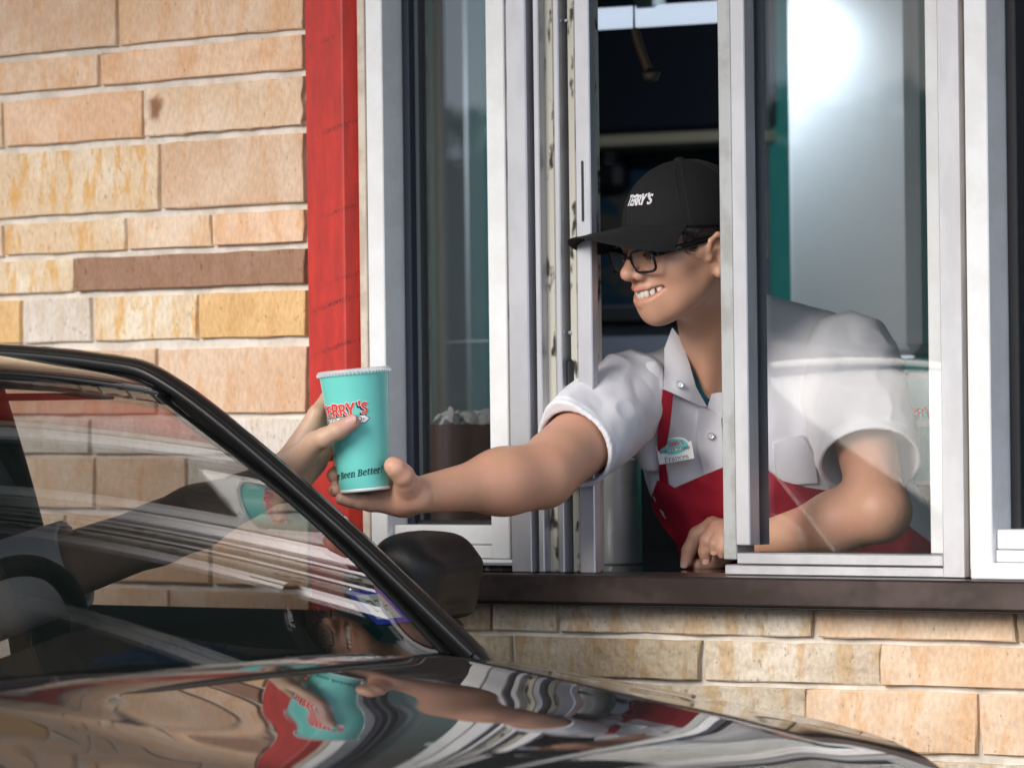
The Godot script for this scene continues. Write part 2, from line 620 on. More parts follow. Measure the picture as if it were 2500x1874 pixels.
func build_setting() -> void:
	var pm := PlaneMesh.new()
	pm.size = Vector2(300, 300)
	setting("ground", pm, M.asphalt)
	# kerb and footing along the wall
	setting("pavement", box(Vector3(-3.0, 0.004, -0.1), Vector3(3.4, 0.14, 0.25), 0.01), M.concrete)
	# left wall, turned a little away from the window wall
	var lw := thing("stone_wall", "tall sandstone wall of long tan courses left of the red post", "wall", Vector3(-0.394, 0, -0.01), -0.2321)
	part("mortar", box(Vector3(-2.4, 0.0, -0.26), Vector3(0.0, 3.6, -0.009), 0.001), M.mortar, lw)
	var sd := 1
	# bottom, top, joints from the post to the left, kinds from the post to the left
	for c in [[1.955, 2.06, [-0.467, -1.05], [1, 0, 2]], [1.8924, 1.9436, [-0.515, -1.1], [8, 1, 2]], [1.8044, 1.8791, [-0.401, -0.781, -1.3], [2, 8, 3, 1]],
			[1.6866, 1.7917, [-0.36, -0.92], [0, 3, 2]], [1.6239, 1.6745, [-0.229, -0.45, -0.783], [8, 2, 3, 2]], [1.5599, 1.6131, [-0.5876, -1.0], [5, 4, 0]],
			[1.4781, 1.5491, [-0.2675, -0.545, -0.735], [7, 4, 6, 7]], [1.3595, 1.4622, [-0.374, -0.9], [0, 0, 8]], [1.2948, 1.35, [-0.55, -0.80], [6, 6, 1]],
			[1.2065, 1.2879, [-0.30, -0.54, -0.85], [6, 1, 2, 4]], [1.0900, 1.1950, [-0.24, -0.62], [8, 1, 2]], [0.9900, 1.0780, [-0.35, -0.80], [0, 1, 8]]]:
		var ends: Array = [0.0] + c[2] + [-2.4]
		for i in ends.size() - 1:
			var x1: float = ends[i] - (0.001 if i == 0 else 0.005)
			var x0: float = ends[i + 1] + 0.005
			if x0 > -0.78 or i == 0:
				var spot := Vector3.ZERO
				if absf(c[0] - 1.8044) < 0.001 and i == 0:
					spot = Vector3(0.028, 0.045, 0.020)
				stone(lw, x0, x1, c[0], c[1], c[3][i], sd, rng.randf_range(-0.002, 0.002), spot)
			else:
				stone(lw, maxf(x0, -2.4), x1, c[0], c[1], c[3][i], sd)
			sd += 1
	far_courses(lw, -2.4, -0.001, 2.075, 3.6, 5)
	far_courses(lw, -2.4, -0.001, 0.02, 0.98, 6)
	# low wall under the sill
	var bw := thing("stone_wall", "low rough sandstone wall under the dark metal sill", "wall", Vector3(0, 0, 0.02))
	part("mortar", box(Vector3(-0.34, 0.0, -0.20), Vector3(3.2, 1.073, -0.010), 0.001), M.mortar, bw)
	for c in [[1.0318, 1.072, [-0.0287, 0.0912, 0.5373, 0.8635], [12, 9, 10, 11, 10]],
			[0.9654, 1.023, [0.0078, 0.3414, 0.6416, 1.0025], [12, 12, 10, 11, 11]],
			[0.8714, 0.9566, [0.2042, 0.5184, 0.8004, 1.0645], [12, 9, 11, 11, 10]],
			[0.775, 0.8597, [0.3316, 0.6483, 0.9369], [9, 11, 10, 11]]]:
		var xs: Array = [-0.34] + c[2] + [1.6]
		for i in xs.size() - 1:
			var gap := 0.008 if (i == 2 and c[0] > 1.0) else 0.0035
			stone(bw, xs[i] + 0.003, xs[i + 1] - gap, c[0], c[1], c[3][i], sd, rng.randf_range(-0.003, 0.002))
			sd += 1
	far_courses(bw, -0.34, 3.2, 0.15, 0.765, 7)
	far_courses(bw, 1.6, 3.2, 0.775, 1.07, 8)
	# wall over the windows and to their right
	var uw := thing("stone_wall", "sandstone wall above the window heads", "wall", Vector3(0, 0, 0.02))
	part("mortar", box(Vector3(-0.395, 2.62, -0.20), Vector3(3.2, 3.6, -0.010), 0.001), M.mortar, uw)
	far_courses(uw, -0.39, 3.2, 2.63, 3.6, 9)
	var rw := thing("stone_wall", "sandstone wall right of the last window", "wall", Vector3(0, 0, 0.02))
	part("mortar", box(Vector3(1.62, 1.075, -0.20), Vector3(3.2, 2.615, -0.010), 0.001), M.mortar, rw)
	far_courses(rw, 1.62, 3.2, 1.08, 2.61, 10)
	# red corner post
	var post := thing("corner_post", "red painted corner post with black scuff marks", "post", Vector3(0, 0, 0))
	post_mesh(post)
	# roof slab that closes the building
	setting("roof", box(Vector3(-3.2, 3.61, -4.2), Vector3(3.6, 3.8, 0.5), 0.01), M.concrete)
	# canopy over the lane: its shade and its grey underside show in the bonnet
	var cp := thing("lane_canopy", "flat grey canopy over the lane, mirrored in the car's bonnet", "canopy", Vector3(0, 0, 0))
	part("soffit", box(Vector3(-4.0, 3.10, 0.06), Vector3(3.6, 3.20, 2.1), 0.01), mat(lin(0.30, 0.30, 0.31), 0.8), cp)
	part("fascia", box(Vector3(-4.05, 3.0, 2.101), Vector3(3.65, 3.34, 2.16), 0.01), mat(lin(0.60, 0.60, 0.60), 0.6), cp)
	part("post", box(Vector3(3.3, 0.0, 1.9), Vector3(3.45, 3.099, 2.05), 0.01), M.alu, cp)
	part("post", box(Vector3(-3.9, 0.0, 1.9), Vector3(-3.75, 3.099, 2.05), 0.01), M.alu, cp)

# a clipped hedge across the lane, which the window panes mirror
func build_hedge() -> void:
	var h := thing("hedge", "clipped green hedge across the lane, mirrored in the window glass", "hedge", Vector3(-6.0, 0.0, 9.5), 0.15)
	part("branches", box(Vector3(-9.0, 0.0, -0.45), Vector3(4.5, 2.25, 0.45), 0.1), mat(lin(0.012, 0.018, 0.008), 0.9), h)
	var leaf := begin()
	quad(leaf, Vector3(-0.05, -0.02, 0), Vector3(0, -0.06, 0.01), Vector3(0.05, 0.02, 0), Vector3(0, 0.06, 0.01))
	var mm := MultiMesh.new()
	mm.transform_format = MultiMesh.TRANSFORM_3D
	mm.mesh = finish(leaf)
	mm.instance_count = 9000
	var r := RandomNumberGenerator.new()
	r.seed = 41
	for i in 9000:
		var at := Vector3(r.randf_range(-9.1, 4.6), r.randf_range(0.05, 2.45), -r.randf_range(0.42, 0.60))
		if i % 4 == 0:
			at = Vector3(at.x, r.randf_range(2.2, 2.45), r.randf_range(-0.5, 0.5))
		mm.set_instance_transform(i, Transform3D(Basis.from_euler(Vector3(r.randf() * 6.28, r.randf() * 6.28, r.randf() * 6.28)), at))
	var o := MultiMeshInstance3D.new()
	o.name = "leaves"
	o.multimesh = mm
	var lm := mat(lin(0.06, 0.13, 0.045), 0.6)
	o.material_override = lm
	o.set_meta("kind", "stuff")
	h.add_child(o)

func post_mesh(post: Node) -> void:
	# outline seen from above: left edge, front, right strip, return to the window frame
	var pts := [Vector2(-0.3549, -0.03), Vector2(-0.3557, 0.028), Vector2(-0.3541, 0.034), Vector2(-0.2787, 0.045), Vector2(-0.2756, 0.044), Vector2(-0.2587, 0.020), Vector2(-0.2587, -0.05)]
	var st := begin()
	st.set_smooth_group(-1)
	var run := 0.0
	for i in pts.size() - 1:
		var a: Vector2 = pts[i]
		var b: Vector2 = pts[i + 1]
		var l := (b - a).length()
		var u0 := run / 0.17
		var u1 := (run + l) / 0.17
		for k in [[a, 0.0, u0], [b, 3.6, u1], [b, 0.0, u1], [a, 0.0, u0], [a, 3.6, u0], [b, 3.6, u1]]:
			st.set_uv(Vector2(k[2], 1.0 - k[1] / 3.6))
			st.add_vertex(Vector3(k[0].x, k[1], k[0].y))
		run += l
	part("face", finish(st), M.red, post)

# ---------------------------------------------------------------- windows
# upright bar between two x, from y0 to y1, front at zf, back at zb
func bar(parent: Node, called: String, x0: float, x1: float, y0: float, y1: float, zb: float, zf: float, m: Material, bev := 0.0015) -> MeshInstance3D:
	return part(called, box(Vector3(x0, y0, zb), Vector3(x1, y1, zf), bev), m, parent)

func build_windows() -> void:
	var top := 2.60
	var base := 1.1195
	# sill
	var sill := thing("window_sill", "dark bronze metal sill running under all the windows", "sill", Vector3(0, 0, 0))
	part("ledge", box(Vector3(-0.26, 1.0770, -0.06), Vector3(3.1, 1.1186, 0.082), 0.003), M.bronze, sill)
	part("drip_edge", box(Vector3(-0.26, 1.0735, 0.055), Vector3(3.1, 1.0765, 0.076), 0.001), M.gasket, sill)
	# left fixed window
	var fw := thing("fixed_window", "narrow white framed fixed window beside the red post", "window", Vector3(0, 0, 0))
	bar(fw, "trim", -0.2595, -0.2448, base, top, -0.05, 0.030, M.cream_trim)
	bar(fw, "casing", -0.236, -0.2053, base, top, -0.05, 0.040, M.white)
	bar(fw, "gasket", -0.2053+0.0005, -0.1921, 1.1871, top, -0.05, -0.011, M.navy_gasket)
	bar(fw, "gasket", -0.1921+0.0005, -0.2004, 1.1877, top, -0.05, -0.030, M.grey_gasket)
	bar(fw, "casing", -0.2053+0.0005, -0.021-0.0005, 1.1591+0.0008, 1.188, -0.05, 0.024, M.white)
	bar(fw, "casing", -0.2053+0.0005, -0.021-0.0005, 1.1388+0.0005, 1.1591-0.0005, -0.05, 0.027, M.white)
	bar(fw, "bead", -0.2053+0.0005, 0.0218, 1.1292, 1.139-0.001, -0.05, 0.034, M.white, 0.004)
	bar(fw, "gap_strip", -0.2053+0.001, 0.0189, base, 1.1286-0.0005, -0.04, 0.020, M.grime)
	bar(fw, "stile", -0.021, 0.0125, 1.1388, top, -0.05, 0.030, M.white)
	bar(fw, "head", -0.2053+0.0005, -0.021-0.0005, 2.45, top, -0.05, 0.024, M.white)
	bar(fw, "pane", -0.2098, -0.021+0.004, 1.1857-0.005, 2.46, -0.0455, -0.0415, M.pane, 0.0)
	bar(fw, "gasket", -0.2098, -0.021-0.0005, 1.188+0.0005, 1.1938, -0.041, -0.020, M.gasket)
	bar(fw, "caulk_line", 0.0125+0.0003, 0.0154, 1.1253, top, -0.04, 0.026, M.worn)
	# jamb of the sliding window: aluminium fins with dirty channels between them
	var jb := thing("sliding_track_jamb", "weathered aluminium jamb with dirty black track channels", "window jamb", Vector3(0, 0, 0))
	bar(jb, "face_plate", 0.0189+0.0005, 0.0543, base, top, -0.05, 0.035, M.alu)
	bar(jb, "fin", 0.0543+0.0002, 0.0572, base, top, -0.05, 0.038, M.alu)
	bar(jb, "channel", 0.0572+0.0003, 0.0555, base, top, -0.05, 0.012, M.navy_gasket)
	bar(jb, "fin", 0.0657-0.001, 0.0745, base, top, -0.05, 0.030, M.alu)
	bar(jb, "channel", 0.0745+0.0003, 0.0711, base, top, -0.05, -0.004, M.grime)
	bar(jb, "fin", 0.0711+0.0003, 0.0888, base, top, -0.05, 0.012, M.worn)
	bar(jb, "fin", 0.1009, 0.1104, base, top, -0.05, 0.030, M.alu)
	bar(jb, "channel", 0.1104+0.0003, 0.1166, base, top, -0.05, -0.002, M.grime)
	bar(jb, "fin", 0.1166+0.0003, 0.1301, base, top, -0.05, 0.016, M.worn)
	var plate := bar(jb, "strike_plate", 0.1422, 0.1683, base, top, 0.018, 0.035, M.alu)
	part("keyhole_slot", slot(0.1523, 0.1567, 1.6382, 1.7282, 0.0354), M.gasket, plate)
	# pull handle in the dirty channel
	part("latch", box(Vector3(0.1095, 1.3802, -0.001), Vector3(0.1227, 1.4367, 0.021), 0.005), M.gasket, jb)
	for yy in [1.9377, 1.4749]:
		part("screw", screw_head(), M.steel, jb, Vector3(0.1162, yy, 0.0165))
	# sliding sash
	var ss := thing("sliding_sash", "aluminium framed sliding window sash in front of the worker", "window sash", Vector3(0, 0, 0))
	bar(ss, "stile", 0.3823, 0.4054, base + 0.022, top, -0.03, 0.020, M.alu_dull)
	bar(ss, "stile", 0.4054+0.0003, 0.4298, base + 0.043, top, -0.03, 0.023, M.alu)
	bar(ss, "gasket", 0.4298+0.0003, 0.4306, base + 0.043, top, -0.03, -0.004, M.navy_gasket)
	bar(ss, "bottom_rail", 0.4054+0.0003, 0.7491-0.0003, 1.1352, 1.1516, -0.03, 0.021, M.alu)
	bar(ss, "bottom_track", 0.3823, 0.7491-0.0003, base, 1.134, -0.03, 0.017, M.alu)
	bar(ss, "stile", 0.7491, 0.7853, base, top, -0.03, 0.024, M.alu)
	bar(ss, "pane", 0.4251, 0.7491-0.001, 1.1502, top, -0.012, -0.008, M.pane, 0.0)
	bar(ss, "gasket", 0.4306+0.0003, 0.7491-0.0005, 1.1516+0.0005, 1.153, -0.0075, 0.0, M.gasket)
	bar(ss, "inner_stile", 0.6961, 0.7255, base + 0.02, top, -0.075, -0.035, M.white)
	# right window
	var sw := thing("fixed_window", "white framed dark window at the far right", "window", Vector3(0, 0, 0))
	bar(sw, "caulk_line", 0.7853+0.0005, 0.7961, base, top, -0.05, 0.012, M.cream_trim)
	bar(sw, "casing", 0.8017, 0.8376, base + 0.012, top, -0.06, 0.040, M.white)
	bar(sw, "gasket", 0.8376+0.0005, 0.854, 1.1871, top, -0.06, -0.014, M.gasket)
	bar(sw, "casing", 0.8376+0.0005, 1.52, 1.1603+0.0005, 1.1883, -0.06, 0.028, M.white)
	bar(sw, "casing", 0.8376+0.0005, 1.52, 1.1431, 1.1603-0.0005, -0.06, 0.031, M.white)
	bar(sw, "base_strip", 0.8073, 1.60, base, 1.1426, -0.06, 0.048, M.white)
	bar(sw, "pane", 0.8463, 1.52, 1.1871-0.004, 2.5, -0.034, -0.030, M.pane, 0.0)
	bar(sw, "casing", 1.521, 1.60, base + 0.012, top, -0.06, 0.040, M.white)
	bar(sw, "head", 0.8376+0.0005, 1.5205, 2.5, top, -0.06, 0.028, M.white)

func slot(x0: float, x1: float, y0: float, y1: float, z: float) -> ArrayMesh:
	var st := begin()
	st.set_smooth_group(-1)
	var r := (x1 - x0) / 2.0
	var cx := (x0 + x1) / 2.0
	var pts := []
	for i in 9:
		pts.append(Vector3(cx + r * cos(PI * i / 8.0), y1 - r + r * sin(PI * i / 8.0), z))
	for i in 9:
		pts.append(Vector3(cx - r * cos(PI * i / 8.0), y0 + r - r * sin(PI * i / 8.0), z))
	for i in range(1, pts.size() - 1):
		tri(st, pts[0], pts[i + 1], pts[i])
	return finish(st)

func screw_head() -> ArrayMesh:
	var st := begin()
	add_lathe(st, [[0.0038, 0.0], [0.0036, 0.0015], [0.002, 0.0024], [0.0, 0.0025]], 12)
	return bent(finish(st), func(p): return Vector3(p.x, -p.z, p.y))

# ---------------------------------------------------------------- inside the building
func build_room() -> void:
	setting("room_floor", box(Vector3(-2.6, 0.005, -3.4), Vector3(3.1, 0.10, -0.2), 0.001), M.concrete)
	setting("room_ceiling", box(Vector3(-2.6, 2.70, -3.4), Vector3(3.1, 2.78, -0.21), 0.001), M.ceiling)
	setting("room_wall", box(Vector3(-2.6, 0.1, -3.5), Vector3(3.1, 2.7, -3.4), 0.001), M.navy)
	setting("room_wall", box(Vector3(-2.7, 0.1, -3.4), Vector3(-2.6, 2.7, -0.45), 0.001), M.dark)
	setting("room_wall", box(Vector3(3.1, 0.1, -3.4), Vector3(3.2, 2.7, -0.2), 0.001), M.teal)
	# worktop behind the sill
	var wt := thing("worktop", "glossy black worktop inside the serving window", "counter")
	part("slab", box(Vector3(-0.34, 1.080, -0.80), Vector3(3.05, 1.1176, -0.062), 0.002), M.counter, wt)
	part("cabinet", box(Vector3(-0.34, 0.10, -0.76), Vector3(3.05, 1.079, -0.19), 0.002), M.dark, wt)
	# left window interior
	single("steel_locker", box(Vector3(-1.5245, 0.1, -2.048), Vector3(-1.4623, 2.6, -1.98), 0.004), mat(lin(0.62, 0.64, 0.65), 0.35, 0.4), "brushed steel locker behind the narrow left window", "locker")
	single("wooden_post", box(Vector3(-1.5457, 0.1, -2.048), Vector3(-1.5255, 2.6, -1.98), 0.004), M.tan, "tan wooden post behind the narrow left window", "post")
	single("green_post", box(Vector3(-1.5831, 0.1, -2.048), Vector3(-1.5467, 2.6, -1.98), 0.004), M.green, "pale green door post behind the narrow left window", "post")
	setting("partition_wall", box(Vector3(-2.58, 0.1, -2.12), Vector3(-1.385, 2.69, -2.05), 0.002), M.pale_teal)
	var nb := thing("napkin_box", "brown box of white napkins on the worktop behind the narrow window", "napkin box", Vector3(-0.2864, 1.1176, -0.30))
	part("box", box(Vector3(-0.05, 0.0, -0.05), Vector3(0.08, 1.3371 - 1.1176, 0.05), 0.003), M.brown, nb)
	var r := RandomNumberGenerator.new()
	r.seed = 12
	var tissue := SoftSkin.new()
	var lumps := []
	for i in 90:
		lumps.append(egg(Vector3(r.randf_range(-0.042, 0.072), 1.3371 - 1.1176 + r.randf_range(0.0, 0.016), r.randf_range(-0.04, 0.045)), Vector3(r.randf_range(0.006, 0.016), r.randf_range(0.002, 0.004), r.randf_range(0.006, 0.014)), 0.003, false, Basis(Vector3(r.randf() - 0.5, r.randf() - 0.5, r.randf() - 0.5).normalized(), r.randf() * 3.0)))
	soft(tissue, lumps, 0.0035, func(_p): return Color.WHITE)
	part("napkins", tissue.mesh(), M.paper, nb)
	# behind the opening
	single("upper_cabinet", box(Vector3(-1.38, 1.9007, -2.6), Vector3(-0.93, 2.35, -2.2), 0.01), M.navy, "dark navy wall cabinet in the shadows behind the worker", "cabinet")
	single("wooden_shelf", box(Vector3(-1.38, 1.875, -2.6), Vector3(-0.93, 1.8979, -2.18), 0.004), M.tan, "thin wooden shelf below the navy cabinet", "shelf")
	var blue := textured(mottle_tex(61, 0.006, 1, 3, Vector3(0.11, 0.25, 0.36), Vector3(0.36, 0.34, 0.30), 0.35, 0.65), 0.7, 0.9)
	single("painted_panel", box(Vector3(-2.0, 1.3, -2.58), Vector3(-0.93, 1.8753, -2.45), 0.004), blue, "mottled blue and tan back panel behind the worker's cap", "panel")
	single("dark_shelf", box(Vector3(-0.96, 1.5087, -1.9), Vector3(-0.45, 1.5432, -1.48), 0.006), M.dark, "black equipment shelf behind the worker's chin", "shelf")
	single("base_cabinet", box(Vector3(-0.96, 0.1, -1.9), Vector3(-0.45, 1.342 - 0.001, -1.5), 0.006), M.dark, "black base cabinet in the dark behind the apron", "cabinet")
	single("slate_cabinet", box(Vector3(-0.96, 1.342, -1.9), Vector3(-0.45, 1.5072, -1.5), 0.006), M.slate, "slate grey cabinet front behind the worker's shoulder", "cabinet")
	var ph := thing("wall_phone", "black wall telephone with a yellow green label behind the cap", "telephone", Vector3(-1.4276, 1.7944, -2.45))
	part("case", box(Vector3(-0.10, 0.0, 0.0), Vector3(0.06, 0.20, 0.06), 0.015), M.dark, ph)
	part("label", box(Vector3(-0.075, 0.095, 0.0605), Vector3(-0.025, 0.145, 0.062), 0.0005), mat(lin(0.30, 0.36, 0.02), 0.5), ph)
	part("handset", tube(smooth_line([Vector3(0.045, 0.06, 0.07), Vector3(0.055, 0.12, 0.085), Vector3(0.045, 0.19, 0.07)], 5), [0.016, 0.013, 0.016], 10), mat(lin(0.30, 0.32, 0.34), 0.4), ph)
	# ceiling lamp seen at the top of the opening
	var lamp_at: Vector3 = Vector3(-0.4565, 2.0377, -1.12)
	var lamp := thing("fluorescent_lamp", "white fluorescent lamp tube at the top of the opening", "lamp", lamp_at)
	var glow := mat(Color(0.9, 0.93, 1.0), 0.5)
	glow.emission_enabled = true
	glow.emission = Color(0.86, 0.92, 1.0)
	glow.emission_energy_multiplier = 0.35
	part("tube", tube([Vector3(-0.30, 0, 0), Vector3(0.16, 0.0, 0)], [0.019, 0.019], 12), glow, lamp)
	part("bracket", box(Vector3(-0.03, 0.012, -0.02), Vector3(0.01, 0.16, 0.02), 0.003), M.steel, lamp)
	var ladle := thing("hanging_ladle", "dark brown ladle hanging below the lamp in the opening", "ladle", Vector3(-0.2285, 1.9811, -0.7))
	part("handle", tube(smooth_line([Vector3(0, 0, 0), Vector3(0.012, -0.035, 0), Vector3(0.030, -0.070, 0.004)], 5), [0.006, 0.007, 0.008], 8), mat(lin(0.09, 0.055, 0.035), 0.6), ladle)
	part("bowl", lathe([[0.0, -0.090], [0.012, -0.086], [0.016, -0.074], [0.0145, -0.074], [0.011, -0.083], [0.0, -0.087]], 16), mat(lin(0.09, 0.07, 0.05), 0.5), ladle, Vector3(0.034, 0.0, 0.004))
	part("hook", tube([Vector3(0, -0.002, 0), Vector3(0, 0.03, 0), Vector3(0, 1.2, 0)], [0.002, 0.0015, 0.0015], 6), M.dark, ladle)
	var al := AreaLight3D.new()
	al.name = "lamp_glow"
	al.area_size = Vector2(0.46, 0.04)
	al.light_energy = 0.2
	al.light_color = Color(0.90, 0.95, 1.0)
	al.shadow_enabled = true
	al.area_range = 8.0
	lamp.add_child(al)
	al.position = Vector3(-0.07, -0.018, -0.018)
	al.rotation.x = -0.75
	# behind the sash
	var satin := mat(lin(0.66, 0.70, 0.705), 0.45, 0.3)
	var hood := thing("extractor_hood", "large stainless steel extractor hood behind the sash glass", "hood", Vector3(0, 0, 0))
	part("canopy", box(Vector3(-0.3092, 1.4413, -1.42), Vector3(-0.0455, 2.69, -1.3), 0.02), satin, hood)
	part("lip", box(Vector3(-0.3151, 1.4328, -1.42), Vector3(-0.0398, 1.4413 - 0.001, -1.285), 0.004), M.steel, hood)
	setting("partition_wall", box(Vector3(-0.95, 0.1, -2.5), Vector3(1.6, 2.69, -2.3), 0.002), M.teal)
	single("blue_bin", box(Vector3(0.2887, 1.1178, -0.78), Vector3(0.4207, 1.235, -0.55), 0.01), mat(lin(0.008, 0.03, 0.07), 0.4), "dark blue bin on the worktop behind the sleeve", "bin")
	# worktop things
	var can := thing("steel_canister", "tall shiny steel canister on the worktop under the arm", "canister", Vector3(-0.0292, 1.1204, -0.33) * Vector3(1, 0, 1) + Vector3(0, 1.1177, 0))
	part("body", lathe([[0.0, 0.0], [0.034, 0.0], [0.037, 0.003], [0.037, 0.155], [0.0385, 0.160], [0.0385, 0.164], [0.035, 0.164], [0.034, 0.02], [0.0, 0.02]], 40), textured(M.steel.albedo_texture, 0.30, 1.0, 0.55), can)
	var cr := thing("plastic_crate", "green ribbed plastic crate behind the red apron", "crate", Vector3(0.0547, 1.1136, -0.4) * Vector3(1, 0, 1) + Vector3(0, 1.1177, 0))
	var gm := mat(lin(0.015, 0.19, 0.13), 0.4)
	part("tub", box(Vector3(0.012, 0.0, -0.05), Vector3(0.11, 0.115, 0.02), 0.006), gm, cr)
	for k in 6:
		part("rib", box(Vector3(0.011, 0.008 + k * 0.018, 0.02), Vector3(0.111, 0.017 + k * 0.018, 0.0235), 0.0012), gm, cr)

# ---------------------------------------------------------------- the car; own axes: x forward, y up, z to its right
func car_materials() -> void:
	M.paint = mat(lin(0.016, 0.014, 0.013), 0.6)
	M.paint.metallic_specular = 0.2
	M.paint.clearcoat_enabled = true
	M.paint.clearcoat = 1.0
	M.paint.clearcoat_roughness = 0.02
	M.rubber = mat(lin(0.012, 0.012, 0.013), 0.42)
	M.plastic = mat(lin(0.007, 0.007, 0.007), 0.5)
	M.plastic.metallic_specular = 0.4
	bumpy(M.plastic, M.grain, 0.012, 14.0)
	M.cabin = mat(lin(0.020, 0.019, 0.018), 0.75)
	M.cabin_brown = mat(lin(0.045, 0.036, 0.028), 0.7)
	M.windshield = glass_mat(0.33, Color(0.06, 0.10, 0.085))
	M.side_glass = glass_mat(0.08, Color(0.5, 0.65, 0.6))
	M.chrome = mat(lin(0.6, 0.6, 0.62), 0.08, 1.0)
	M.lamp_lens = glass_mat(0.15, Color(0.9, 0.95, 1.0))

# point of the windscreen: s from -1 (driver's side) to 1, t from 0 (cowl) to 1 (roof), sunk inwards by d
func screen_at(s: float, t: float, d := 0.0) -> Vector3:
	var x := lerpf(0.0, -0.40, t) + (1.0 - s * s) * lerpf(0.09, 0.05, t)
	var y := lerpf(1.035, 1.39, t) + sin(PI * t) * 0.018 + (1.0 - s * s) * 0.03 * t
	return Vector3(x, y, s * lerpf(0.70, 0.57, t)) - Vector3(0.66, 0.75, 0.0) * d

func curve(xs: Array, ys: Array, x: float) -> float:
	for i in xs.size() - 1:
		if x <= xs[i + 1]:
			var t: float = clampf((x - xs[i]) / (xs[i + 1] - xs[i]), 0.0, 1.0)
			var m0: float = (ys[i + 1] - ys[maxi(i - 1, 0)]) / maxf(xs[i + 1] - xs[maxi(i - 1, 0)], 0.001) * (xs[i + 1] - xs[i])
			var m1: float = (ys[mini(i + 2, ys.size() - 1)] - ys[i]) / maxf(xs[mini(i + 2, xs.size() - 1)] - xs[i], 0.001) * (xs[i + 1] - xs[i])
			var t2 := t * t
			var t3 := t2 * t
			return (2 * t3 - 3 * t2 + 1) * ys[i] + (t3 - 2 * t2 + t) * m0 + (-2 * t3 + 3 * t2) * ys[i + 1] + (t3 - t2) * m1
	return ys[ys.size() - 1]

func hood_edge(x: float) -> float:
	return curve([0.0, 0.06, 0.25, 0.42, 0.65, 0.77, 0.84, 0.89, 0.92], [1.022, 1.020, 0.998, 0.976, 0.942, 0.906, 0.85, 0.75, 0.62], x)

func hood_point(x: float, w: float) -> Vector3:
	# w runs across: -1 edge, 0 middle, 1 edge
	var he := hood_edge(x)
	var plan := curve([0.0, 0.55, 0.77, 0.84, 0.89, 0.92], [1.0, 0.99, 0.95, 0.90, 0.82, 0.74], x)
	var aw := absf(w)
	var crown := 0.042 * (1.0 - aw * aw) + 0.004 * exp(-pow((aw - 0.62) / 0.09, 2.0))
	return Vector3(x, he + crown * smoothstep(1.0, 0.70, x), w * 0.74 * plan)

